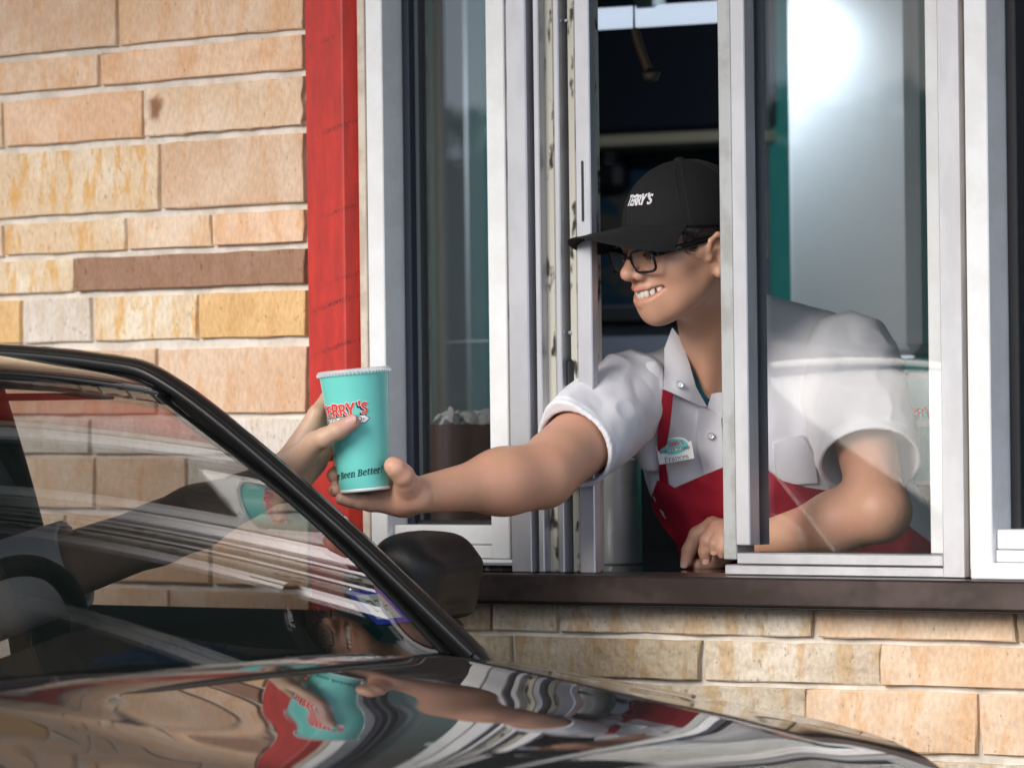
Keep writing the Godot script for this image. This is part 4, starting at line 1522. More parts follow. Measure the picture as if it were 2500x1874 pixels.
# letters set one by one, each a little askew, as in a jaunty sign
func jaunty(text: String, size: float, pitch: float, fat: float, drop: Vector2, wobble: Array) -> ArrayMesh:
	var st := begin()
	st.set_smooth_group(-1)
	var x := 0.0
	for i in text.length():
		var g := letters(text[i], size * (1.0 + 0.12 * wobble[i % wobble.size()]), 0.0002, true)
		var arr := g.surface_get_arrays(0)
		var v: PackedVector3Array = arr[Mesh.ARRAY_VERTEX]
		var idx: PackedInt32Array = arr[Mesh.ARRAY_INDEX]
		var an: float = 0.10 * wobble[(i + 2) % wobble.size()]
		var half := 0.0
		for p in v:
			half = maxf(half, absf(p.x))
		var steps := [Vector2.ZERO]
		if fat > 0.0:
			steps = []
			for k in 8:
				steps.append(Vector2(cos(TAU * k / 8), sin(TAU * k / 8)) * fat)
		x += half * 0.5 if text[i] == "'" else 0.0
		for s in steps:
			for j in idx:
				var p := v[j]
				st.add_vertex(Vector3(x + p.x * cos(an) - p.y * sin(an) + s.x + drop.x, p.x * sin(an) + p.y * cos(an) + s.y + drop.y + 0.0006 * wobble[i % wobble.size()], p.z))
		x += pitch * (0.55 if text[i] == "'" else 1.0)
	return finish(st)

func build_cup() -> void:
	M.cup = mat(lin(0.17, 0.64, 0.57), 0.24)
	M.cup_rim = mat(lin(0.80, 0.80, 0.78), 0.5)
	M.lid = mat(Color(0.93, 0.95, 0.96, 0.42), 0.3)
	M.lid.transparency = BaseMaterial3D.TRANSPARENCY_ALPHA
	var red := mat(lin(0.72, 0.045, 0.035), 0.4)
	var ink := mat(lin(0.012, 0.020, 0.024), 0.45)
	var white := mat(lin(0.82, 0.82, 0.80), 0.4)
	var cup := thing("paper_cup", "tall turquoise paper cup with printed logo held by two hands", "cup", Vector3(0.0351, 1.2503, 0.4246))
	cup.basis = Basis(Vector3.UP, 0.6013 - 0.10) * Basis(Vector3.BACK, 0.084)
	cup_body(cup, M.cup, M.cup_rim, M.lid)
	var wob := [0.4, -0.5, 0.7, -0.3, 0.2, 0.9, -0.6]
	var word := "TERRY'S"
	var s0 := -0.0530
	print_on(cup, "print_shadow", jaunty(word, 0.0168, 0.0123, 0.0007, Vector2(-0.0018, -0.0026), wob), ink, s0, 0.1165, 0.02, 0.00025)
	print_on(cup, "print_outline", jaunty(word, 0.0168, 0.0123, 0.0008, Vector2.ZERO, wob), white, s0, 0.1165, 0.02, 0.00060)
	print_on(cup, "print_letters", jaunty(word, 0.0168, 0.0123, 0.0, Vector2.ZERO, wob), red, s0, 0.1165, 0.02, 0.00095)
	print_on(cup, "print_letters", jaunty("P.", 0.0168, 0.0123, 0.0, Vector2.ZERO, wob), red, s0 - 0.028, 0.1165, 0.02, 0.00095)
	print_on(cup, "sign_border", flat_shape([Vector2(-0.052, -0.0060), Vector2(0.0425, -0.0060), Vector2(0.0500, 0.0), Vector2(0.0425, 0.0060), Vector2(-0.052, 0.0060)]), ink, -0.0265, 0.1015, 0.02, 0.00030)
	print_on(cup, "sign_board", flat_shape([Vector2(-0.052, -0.0050), Vector2(0.0420, -0.0050), Vector2(0.0484, 0.0), Vector2(0.0420, 0.0050), Vector2(-0.052, 0.0050)]), white, -0.0265, 0.1015, 0.02, 0.00060)
	print_on(cup, "sign_letters", letters("BURGER STAND", 0.0082, 0.0002, false), ink, -0.0285, 0.1015, 0.02, 0.00085)
	var dot := []
	for k in 12:
		dot.append(Vector2(cos(TAU * k / 12), sin(TAU * k / 12)) * 0.0013)
	print_on(cup, "sign_dot", flat_shape(dot), red, 0.0135, 0.1022, 0.0, 0.00085)
	print_on(cup, "slogan", letters("Never Been Better!", 0.0096, 0.0002, true, true, 0.30), ink, -0.0215, 0.0255, 0.05, 0.0003)
	# two more cups inside, behind the sash
	for k in 2:
		var c := thing("paper_cup", ["lidded turquoise cup on the blue bin right behind the white sleeve", "lidded turquoise cup on the blue bin beside the sash's right stile"][k], "cup", [Vector3(0.2876, 1.2235, -0.63), Vector3(0.3348, 1.2229, -0.66)][k], 0.0, "cups waiting on the bin")
		c.position.y = 1.2356
		c.basis = Basis(Vector3.UP, 0.6013 + 0.3 - 0.2 * k)
		cup_body(c, M.cup, M.cup_rim, M.lid)
		print_on(c, "print_letters", jaunty(word, 0.0168, 0.0123, 0.0, Vector2.ZERO, wob), red, s0, 0.1105, 0.02, 0.00095)
		print_on(c, "sign_board", flat_shape([Vector2(-0.04, -0.0050), Vector2(0.0420, -0.0050), Vector2(0.0484, 0.0), Vector2(0.0420, 0.0050), Vector2(-0.04, 0.0050)]), white, -0.003, 0.0955, 0.02, 0.00060)

# ---------------------------------------------------------------- people
func skin_mat(rough := 0.48) -> StandardMaterial3D:
	var m := mat(Color.WHITE, rough)
	m.vertex_color_use_as_albedo = true
	m.subsurf_scatter_enabled = true
	m.subsurf_scatter_strength = 0.12
	bumpy(m, M.grain, 0.018, 9.0)
	return m

# head in its own frame: x to the person's left, y up, z forward; origin midway between the ears
func head_shape() -> Array:
	var h := [
		egg(Vector3(0, 0.038, -0.008), Vector3(0.074, 0.090, 0.094), 0.02),
		egg(Vector3(0, -0.010, 0.031), Vector3(0.061, 0.074, 0.062), 0.03),
	]
	for s in [-1.0, 1.0]:
		h.append(cap(Vector3(s * 0.050, -0.028, 0.012), Vector3(s * 0.042, -0.052, 0.030), 0.016, 0.015, 0.03))
		h.append(cap(Vector3(s * 0.042, -0.052, 0.030), Vector3(s * 0.012, -0.077, 0.074), 0.015, 0.015, 0.02))
		h.append(egg(Vector3(s * 0.041, -0.019, 0.060), Vector3(0.020, 0.017, 0.020), 0.026))
		h.append(cap(Vector3(s * 0.056, 0.000, 0.050), Vector3(s * 0.066, 0.002, 0.020), 0.012, 0.010, 0.02))
		h.append(cap(Vector3(s * 0.040, -0.050, 0.052), Vector3(s * 0.027, -0.066, 0.062), 0.016, 0.015, 0.025))
	h.append(ball(Vector3(0, -0.0755, 0.0795), 0.0160, 0.022))
	h.append(egg(Vector3(0, -0.063, 0.045), Vector3(0.034, 0.022, 0.035), 0.03))
	h.append(cap(Vector3(-0.034, 0.030, 0.079), Vector3(0.034, 0.030, 0.079), 0.015, 0.015, 0.02))
	h.append(egg(Vector3(0, -0.046, 0.078), Vector3(0.031, 0.028, 0.027), 0.020))
	for s in [-1.0, 1.0]:
		h.append(egg(Vector3(s * 0.032, 0.010, 0.104), Vector3(0.017, 0.011, 0.016), 0.012, true))
		h.append(egg(Vector3(s * 0.032, 0.009, 0.0815), Vector3(0.0155, 0.0125, 0.0125), 0.004))
		# smile line beside the nose
		h.append(cap(Vector3(s * 0.021, -0.014, 0.108), Vector3(s * 0.037, -0.046, 0.098), 0.0032, 0.0030, 0.010, true))
	# nose
	h.append(cap(Vector3(0, 0.020, 0.093), Vector3(0, -0.010, 0.114), 0.0075, 0.0090, 0.012))
	h.append(egg(Vector3(0, -0.0135, 0.1138), Vector3(0.0108, 0.0096, 0.0105), 0.008))
	for s in [-1.0, 1.0]:
		h.append(egg(Vector3(s * 0.0142, -0.0178, 0.1020), Vector3(0.0080, 0.0082, 0.0105), 0.006))
		h.append(egg(Vector3(s * 0.0068, -0.0262, 0.1085), Vector3(0.0036, 0.0045, 0.0055), 0.003, true))
	# mouth: opening, then the two lips round it
	for s in [-1.0, 1.0]:
		h.append(cap(Vector3(0, -0.0485, 0.108), Vector3(s * 0.018, -0.0465, 0.099), 0.0082, 0.0078, 0.003, true))
		h.append(cap(Vector3(s * 0.018, -0.0465, 0.099), Vector3(s * 0.0400, -0.0372, 0.0735), 0.0078, 0.0034, 0.003, true))
		h.append(cap(Vector3(0, -0.0388, 0.1055), Vector3(s * 0.018, -0.0372, 0.0965), 0.0031, 0.0029, 0.004))
		h.append(cap(Vector3(s * 0.018, -0.0372, 0.0965), Vector3(s * 0.0425, -0.0342, 0.0670), 0.0029, 0.0020, 0.004))
		h.append(cap(Vector3(0, -0.0605, 0.1010), Vector3(s * 0.018, -0.0570, 0.0935), 0.0052, 0.0048, 0.005))
		h.append(cap(Vector3(s * 0.018, -0.0570, 0.0935), Vector3(s * 0.0425, -0.0362, 0.0670), 0.0048, 0.0020, 0.004))
	# ears
	for s in [-1.0, 1.0]:
		var e := Vector3(s * 0.074, -0.008, 0.012)
		h.append(egg(e + Vector3(s * 0.003, -0.002, -0.010), Vector3(0.0075, 0.028, 0.017), 0.006, false, Basis(Vector3.UP, -s * 0.45) * Basis(Vector3.RIGHT, 0.15)))
		var ring := [Vector3(0.002, 0.006, 0.006), Vector3(0.006, 0.022, 0.001), Vector3(0.009, 0.029, -0.012), Vector3(0.012, 0.022, -0.024), Vector3(0.011, 0.004, -0.027), Vector3(0.007, -0.014, -0.018), Vector3(0.004, -0.026, -0.006)]
		for i in ring.size() - 1:
			var a: Vector3 = ring[i]
			var b: Vector3 = ring[i + 1]
			h.append(cap(e + Vector3(s * a.x, a.y, a.z), e + Vector3(s * b.x, b.y, b.z), 0.0042, 0.0042, 0.003))
		h.append(ball(e + Vector3(s * 0.004, -0.028, -0.005), 0.0072, 0.006))
		h.append(egg(e + Vector3(s * 0.011, -0.004, -0.006), Vector3(0.0075, 0.0120, 0.0075), 0.004, true))
		h.append(egg(e + Vector3(s * 0.012, 0.016, -0.012), Vector3(0.0050, 0.0060, 0.0075), 0.003, true))
		h.append(ball(e + Vector3(s * 0.002, -0.003, 0.006), 0.0052, 0.004))
	return h

func finger(list: Array, pts: Array, r0: float, r1: float, k := 0.004) -> void:
	for i in pts.size() - 1:
		var t0 := float(i) / (pts.size() - 1)
		var t1 := float(i + 1) / (pts.size() - 1)
		list.append(cap(pts[i], pts[i + 1], lerpf(r0, r1, t0), lerpf(r0, r1, t1), k))

# a small oval nail lying on the finger's back near its tip
func nail(at: Vector3, along: Vector3, out: Vector3, w: float, l: float) -> ArrayMesh:
	var st := begin()
	st.set_smooth_group(0)
	var y := along.normalized()
	var z := (out - y * out.dot(y)).normalized()
	var x := y.cross(z)
	var rings := []
	for i in 7:
		var v := -1.0 + i / 3.0
		var ring := []
		for j in 7:
			var u := -1.0 + j / 3.0
			var q := Vector2(u * sqrt(1.0 - v * v * 0.5), v * sqrt(1.0 - u * u * 0.4))
			ring.append(at + x * q.x * w + y * q.y * l + z * (0.0004 - q.x * q.x * w * 0.42 - maxf(0.0, q.y) * 0.0004))
		rings.append(ring)
	add_loft(st, rings, false)
	return finish(st)

func bounds(list: Array, pad: float) -> AABB:
	var box := AABB()
	var first := true
	for o: Blob in list:
		if o.cut:
			continue
		var b: AABB
		if o.kind == 0:
			var r := maxf(o.ra, o.ra + o.dr)
			b = AABB(o.a, Vector3.ZERO).expand(o.a + o.ba).grow(r)
		else:
			var t := o.xf.affine_inverse()
			b = AABB(t.origin, Vector3.ZERO).grow(maxf(o.r.x, maxf(o.r.y, o.r.z)))
		box = b if first else box.merge(b)
		first = false
	return box.grow(pad)

func soft(sk: SoftSkin, list: Array, cell: float, tint: Callable, fold = null) -> void:
	var b := bounds(list, cell * 3.0)
	add_soft(sk, list, b.position, b.end, cell, tint, fold)

func build_worker() -> void:
	var w := thing("person", "smiling worker in black cap, glasses, white shirt and red apron leaning out", "person", Vector3(0.2793, 0.1, -0.6888), 0.6013)
	var head := Transform3D(Basis(Vector3(0.5299, 0.0, 0.848), Vector3(-0.1763, 0.9781, 0.1102), Vector3(-0.8295, -0.2079, 0.5183)), Vector3(-0.3548, 1.4958, 0.48))
	var inv := head.affine_inverse()
	var blot := noise(28.0, 4, 3)
	var skin := Vector3(0.57, 0.312, 0.203)
	var tone := func(p: Vector3) -> Color:
		var t := 1.0 + 0.10 * blot.get_noise_3dv(p)
		return Color(skin.x * t, skin.y * (2.0 * t - t * t * 1.02), skin.z * t)
	var face_tone := func(p: Vector3) -> Color:
		var q := inv * p
		var c := skin * (1.0 + 0.06 * blot.get_noise_3dv(p))
		var ax := absf(q.x)
		# flushed cheeks and nose, pink lips, dark brows
		var flush := 0.35 * exp(-Vector2((ax - 0.040) / 0.020, (q.y + 0.022) / 0.020).length_squared()) * smoothstep(0.03, 0.07, q.z)
		flush += 0.30 * exp(-(q - Vector3(0, -0.014, 0.122)).length_squared() / 0.00025)
		c = c.lerp(Vector3(0.66, 0.30, 0.22), flush)
		if q.z > 0.058:
			var up := _lip(q, [Vector3(0, -0.0385, 0.1065), Vector3(0.018, -0.0369, 0.0975), Vector3(0.0425, -0.0342, 0.068)], 0.0036)
			var dn := _lip(q, [Vector3(0, -0.0605, 0.1030), Vector3(0.018, -0.0573, 0.0950), Vector3(0.0425, -0.0362, 0.068)], 0.0056)
			c = c.lerp(Vector3(0.46, 0.135, 0.120), 0.75 * maxf(up, dn))
			if q.y < -0.041 and q.y > -0.056 and ax < 0.037 and q.z < 0.0955 - 17.0 * ax * ax:
				c = Vector3(0.20, 0.05, 0.045)
		var brow := exp(-pow((q.y - 0.029 - 0.004 * sin(ax * 60.0)) / 0.0042, 2.0)) * smoothstep(0.012, 0.018, ax) * (1.0 - smoothstep(0.046, 0.054, ax)) * smoothstep(0.05, 0.07, q.z)
		c = c.lerp(Vector3(0.03, 0.018, 0.012), 0.85 * brow)
		return Color(c.x, c.y, c.z)
	# skin: head, neck, arms and hands in one mesh
	var sk := SoftSkin.new()
	var hd := moved(head_shape(), head)
	var neck_top: Vector3 = head * Vector3(0, -0.035, -0.012)
	var neck_base: Vector3 = Vector3(-0.294, 1.2662, 0.32)
	hd.append(cap(neck_top, neck_base, 0.046, 0.055, 0.03))
	hd.append(cap(head * Vector3(0.045, -0.02, -0.02), Vector3(-0.3294, 1.2577, 0.38), 0.010, 0.009, 0.02))
	hd.append(egg(Vector3(-0.2937, 1.2506, 0.31), Vector3(0.09, 0.06, 0.06), 0.03))
	soft(sk, hd, 0.0026, face_tone)
	var shr: Vector3 = Vector3(-0.4471, 1.2727, 0.41)
	var elr: Vector3 = Vector3(-0.5769, 1.1666, 0.63)
	var wrr: Vector3 = Vector3(-0.7551, 1.1433, 0.77)
	var arm_r := [cap(shr, elr, 0.050, 0.0400, 0.03), cap(elr, elr.lerp(wrr, 0.32), 0.0400, 0.0415, 0.04), cap(elr.lerp(wrr, 0.32), wrr, 0.0415, 0.0262, 0.04), cap(shr.lerp(elr, 0.3), shr.lerp(elr, 0.8) + Vector3(-0.002, 0.004, 0.004), 0.046, 0.040, 0.03)]
	soft(sk, arm_r, 0.006, tone)
	var shl: Vector3 = Vector3(-0.109, 1.3093, 0.35)
	var ell: Vector3 = Vector3(-0.08, 1.1061, 0.55)
	var wrl: Vector3 = Vector3(-0.2548, 1.0595, 0.42)
	var arm_l := [cap(shl, ell, 0.052, 0.040, 0.03), cap(ell, ell.lerp(wrl, 0.35), 0.040, 0.042, 0.03), cap(ell.lerp(wrl, 0.35), wrl, 0.042, 0.027, 0.03)]
	soft(sk, arm_l, 0.006, tone)
	# hand under and behind the cup
	var palm_tone := func(p: Vector3) -> Color:
		var t := 1.0 + 0.10 * blot.get_noise_3dv(p)
		var k := smoothstep(0.0, 0.07, minf((p - wrr).length(), (p - wrl).length()))
		var u := 1.0 + 0.10 * blot.get_noise_3dv(p * 2.2)
		return Color(skin.x * t, skin.y * (2.0 * t - t * t * 1.02), skin.z * t).lerp(Color(0.61 * u, 0.335 * u, 0.235 * u), k)
	var hr := [cap(wrr, Vector3(-0.777, 1.141, 0.76), 0.0268, 0.0265, 0.02)]
	for m in [Vector3(-0.8205, 1.1665, 0.72), Vector3(-0.8276, 1.1537, 0.724), Vector3(-0.8296, 1.1417, 0.74), Vector3(-0.8239, 1.1322, 0.76)]:
		hr.append(cap(Vector3(-0.777, 1.1404, 0.758), m, 0.0215, 0.0125, 0.014))
	finger(hr, [Vector3(-0.8205, 1.1665, 0.72), Vector3(-0.8464, 1.1861, 0.712), Vector3(-0.8615, 1.194, 0.716), Vector3(-0.8705, 1.1931, 0.728)], 0.0115, 0.0088)
	finger(hr, [Vector3(-0.8276, 1.1537, 0.724), Vector3(-0.8558, 1.1704, 0.717), Vector3(-0.8716, 1.1762, 0.735), Vector3(-0.876, 1.1726, 0.762)], 0.0118, 0.0108)
	finger(hr, [Vector3(-0.8296, 1.1417, 0.74), Vector3(-0.8547, 1.1487, 0.724), Vector3(-0.8699, 1.1546, 0.74), Vector3(-0.8737, 1.1522, 0.766)], 0.0112, 0.0104)
	finger(hr, [Vector3(-0.8239, 1.1322, 0.76), Vector3(-0.8404, 1.1344, 0.772), Vector3(-0.8554, 1.1377, 0.778), Vector3(-0.8657, 1.1396, 0.782)], 0.0118, 0.0088)
	hr.append(cap(Vector3(-0.7678, 1.1453, 0.775), Vector3(-0.7718, 1.1616, 0.8), 0.0225, 0.0170, 0.012))
	finger(hr, [Vector3(-0.7696, 1.1568, 0.795), Vector3(-0.776, 1.1724, 0.814), Vector3(-0.7861, 1.1831, 0.822), Vector3(-0.7907, 1.1866, 0.822)], 0.0165, 0.0122, 0.006)
	soft(sk, hr, 0.0024, palm_tone)
	# hand resting on the worktop
	var hl := [cap(wrl, Vector3(-0.2843, 1.0652, 0.395), 0.027, 0.027, 0.02)]
	for m in [Vector3(-0.3204, 1.083, 0.38), Vector3(-0.3151, 1.078, 0.4), Vector3(-0.3097, 1.0697, 0.414), Vector3(-0.3028, 1.0602, 0.424)]:
		hl.append(cap(Vector3(-0.2771, 1.0652, 0.4), m, 0.021, 0.0135, 0.014))
	finger(hl, [Vector3(-0.3204, 1.083, 0.38), Vector3(-0.3438, 1.0696, 0.375), Vector3(-0.3563, 1.0462, 0.372), Vector3(-0.3609, 1.0283, 0.372)], 0.0138, 0.0092)
	finger(hl, [Vector3(-0.3127, 1.0792, 0.402), Vector3(-0.3292, 1.0624, 0.408), Vector3(-0.333, 1.0452, 0.406), Vector3(-0.3324, 1.0353, 0.404)], 0.0135, 0.0090)
	finger(hl, [Vector3(-0.3074, 1.0711, 0.418), Vector3(-0.3177, 1.0567, 0.426), Vector3(-0.3202, 1.0481, 0.424)], 0.0120, 0.0088)
	finger(hl, [Vector3(-0.3018, 1.0603, 0.428), Vector3(-0.307, 1.0494, 0.432), Vector3(-0.3082, 1.042, 0.43)], 0.0105, 0.0080)
	finger(hl, [Vector3(-0.2833, 1.0502, 0.37), Vector3(-0.3107, 1.0314, 0.355), Vector3(-0.3312, 1.0249, 0.355), Vector3(-0.3419, 1.0239, 0.36)], 0.0150, 0.0100)
	soft(sk, hl, 0.0024, palm_tone)
	# trunk and legs hidden by clothes and counter
	var trunk := [egg(Vector3(-0.2664, 1.2186, 0.25), Vector3(0.125, 0.13, 0.08), 0.05), cap(Vector3(-0.2568, 1.1932, 0.24), Vector3(-0.0883, 0.9214, 0.12), 0.10, 0.115, 0.06), cap(Vector3(-0.1077, 0.8961, 0.12), Vector3(-0.09, 0.45, -0.02), 0.085, 0.06, 0.04), cap(Vector3(-0.09, 0.45, -0.02), Vector3(-0.09, 0.07, -0.04), 0.055, 0.04, 0.02), cap(Vector3(-0.0409, 0.8932, 0.08), Vector3(0.08, 0.45, 0.0), 0.085, 0.06, 0.04), cap(Vector3(0.08, 0.45, 0.0), Vector3(0.08, 0.07, -0.02), 0.055, 0.04, 0.02)]
	for s in [-0.09, 0.08]:
		trunk.append(cap(Vector3(s, 0.04, -0.05), Vector3(s - 0.02, 0.035, 0.10), 0.038, 0.03, 0.02))
	soft(sk, trunk, 0.014, tone)
	part("body", sk.mesh(), skin_mat(), w)
	var nails := mat(lin(0.58, 0.36, 0.30), 0.28)
	for q in [[Vector3(-0.3644, 1.0257, 0.383), Vector3(-0.3563, 1.0462, 0.372)], [Vector3(-0.3334, 1.0319, 0.4135), Vector3(-0.333, 1.0452, 0.406)], [Vector3(-0.3212, 1.046, 0.433), Vector3(-0.3177, 1.0567, 0.426)]]:
		part("fingernail", nail(q[0], q[0] - q[1], Vector3(-0.25, 0.1, 1.0), 0.0055, 0.0065), nails, w)
	part("fingernail", nail(Vector3(-0.7812, 1.1884, 0.8295), Vector3(-0.7907, 1.1866, 0.822) - Vector3(-0.776, 1.1724, 0.814), Vector3(0.75, 0.45, 0.6), 0.0062, 0.0080), nails, w)
	part("fingernail", nail(Vector3(-0.8782, 1.1495, 0.773), Vector3(-0.5, 0.1, 1.0), Vector3(-1.0, 0.0, 0.1), 0.0050, 0.0060), nails, w)
	worker_face(w, head)
	worker_clothes(w, head, shr, elr, shl, ell)

func _lip(q: Vector3, pts: Array, r: float) -> float:
	var p := Vector3(absf(q.x), q.y, q.z)
	var d := 1.0
	for i in pts.size() - 1:
		var a: Vector3 = pts[i]
		var b: Vector3 = pts[i + 1]
		var h := clampf((p - a).dot(b - a) / (b - a).length_squared(), 0.0, 1.0)
		d = minf(d, (p - a.lerp(b, h)).length())
	return 1.0 - smoothstep(r * 0.75, r * 1.15, d)

func in_frame(o: Node3D, t: Transform3D) -> void:
	o.transform = t

func worker_face(w: Node, head: Transform3D) -> void:
	# eyes
	for s in [-1.0, 1.0]:
		var eye := part("eye", sphere_mesh(0.0118, 20), mat(lin(0.62, 0.60, 0.57), 0.15), w)
		eye.transform = head * Transform3D(Basis.IDENTITY, Vector3(s * 0.032, 0.008, 0.0830))
		var iris := part("iris", lathe([[0.0, 0.0122], [0.0030, 0.0121], [0.0058, 0.0108]], 20), mat(lin(0.02, 0.011, 0.007), 0.1), eye)
		iris.rotation = Vector3(PI / 2 + 0.12, s * 0.05, 0)
		# lids and lashes
		var lid := []
		var low := []
		for i in 9:
			var u := -1.0 + i / 4.0
			lid.append(head * Vector3(s * 0.032 + u * 0.0145, 0.0105 + 0.0032 * (1 - u * u), 0.0885 + 0.0068 * (1 - u * u) - 0.002 * u * s))
			low.append(head * Vector3(s * 0.032 + u * 0.0140, 0.0085 - 0.0052 * (1 - u * u), 0.0880 + 0.0060 * (1 - u * u) - 0.002 * u * s))
		part("eyelid", tube(lid, [0.0022], 6), mat(lin(0.20, 0.095, 0.06), 0.6), w)
		part("eyelid", tube(low, [0.0018], 6), mat(lin(0.42, 0.21, 0.13), 0.6), w)
		part("lashes", tube(lid.map(func(p): return p + head.basis * Vector3(0, -0.0012, 0.0016)), [0.0010], 5), mat(lin(0.01, 0.008, 0.007), 0.6), w)
	# teeth along an arch
	var st := begin()
	for k in 10:
		var u := (k - 4.5) / 4.5
		var c := Vector3(u * 0.0355, -0.0460 + 0.0078 * u * u, 0.0990 - 0.0280 * u * u)
		var hw := 0.0046 if absf(u) > 0.3 else 0.0050
		var hh := 0.0072 - 0.0024 * u * u
		var turn := Basis(Vector3.UP, u * 1.0)
		var rings := []
		for i in 9:
			var ph := -PI / 2 + PI * i / 8.0
			var ring := []
			for j in 12:
				var th := -TAU * j / 12.0
				var rr := pow(maxf(cos(ph), 0.0), 0.45)
				ring.append(head * (c + turn * Vector3(signf(cos(th)) * pow(absf(cos(th)), 0.6) * hw * rr, sin(ph) * hh, sin(th) * 0.0030 * rr)))
			rings.append(ring)
		add_loft(st, rings)
	part("teeth", finish(st), mat(lin(0.72, 0.66, 0.56), 0.22), w)
	# hair under the cap and behind the ears
	var hs := [egg(Vector3(0, 0.034, -0.012), Vector3(0.0812, 0.082, 0.097), 0.01), ball(Vector3(0, -0.02, -0.085), 0.045, 0.03),
		egg(Vector3(0, -0.092, 0.075), Vector3(0.12, 0.112, 0.105), 0.012, true), egg(Vector3(0, 0.02, 0.125), Vector3(0.12, 0.10, 0.075), 0.012, true)]
	var strand := noise(60.0, 9, 3)
	var sk := SoftSkin.new()
	soft(sk, moved(hs, head), 0.0040, func(p): return Color(0.016, 0.011, 0.009), func(p, nn):
		var q: Vector3 = head.affine_inverse() * p
		return 0.0022 * strand.get_noise_3d(q.x * 2.0, q.y * 4.0 + q.z * 1.2, q.z * 0.35))
	var hm := mat(Color.WHITE, 0.38)
	hm.vertex_color_use_as_albedo = true
	part("hair", sk.mesh(), hm, w)
	st = begin()
	var r := RandomNumberGenerator.new()
	r.seed = 5
	for k in 70:
		var a := Vector3(0.0720 + r.randf() * 0.003, 0.016 + r.randf() * 0.020, 0.028 + r.randf() * 0.026)
		var len := r.randf_range(0.012, 0.028)
		var pts := [head * a, head * (a + Vector3(0.001, -len * 0.45, 0.004 + 0.006 * r.randf())), head * (a + Vector3(0.0005, -len * 0.85, -0.004 - 0.010 * r.randf())), head * (a + Vector3(-0.001, -len, -0.016 - 0.012 * r.randf()))]
		add_tube(st, smooth_line(pts, 4), [0.0005, 0.0005, 0.0004, 0.0002], 4, false)
	part("hair_wisps", finish(st), mat(lin(0.016, 0.011, 0.009), 0.4), w)
	worker_cap(w, head)
	worker_glasses(w, head)

func crown(an: float, y: float, lift := 0.0) -> Vector3:
	# cap crown: point at angle an from the front, at height y
	var t := clampf((y - 0.030) / 0.106, -0.3, 1.0)
	var f := pow(maxf(1.0 - pow(maxf(t, 0.0), 2.3), 0.0), 0.52)
	var rz := (0.1045 if cos(an) > 0.0 else 0.103) * f
	var rx := 0.0835 * f
	return Vector3(sin(an) * (rx + lift), y, cos(an) * (rz + lift) - 0.006 + (0.004 * t if cos(an) > 0.0 else 0.0))

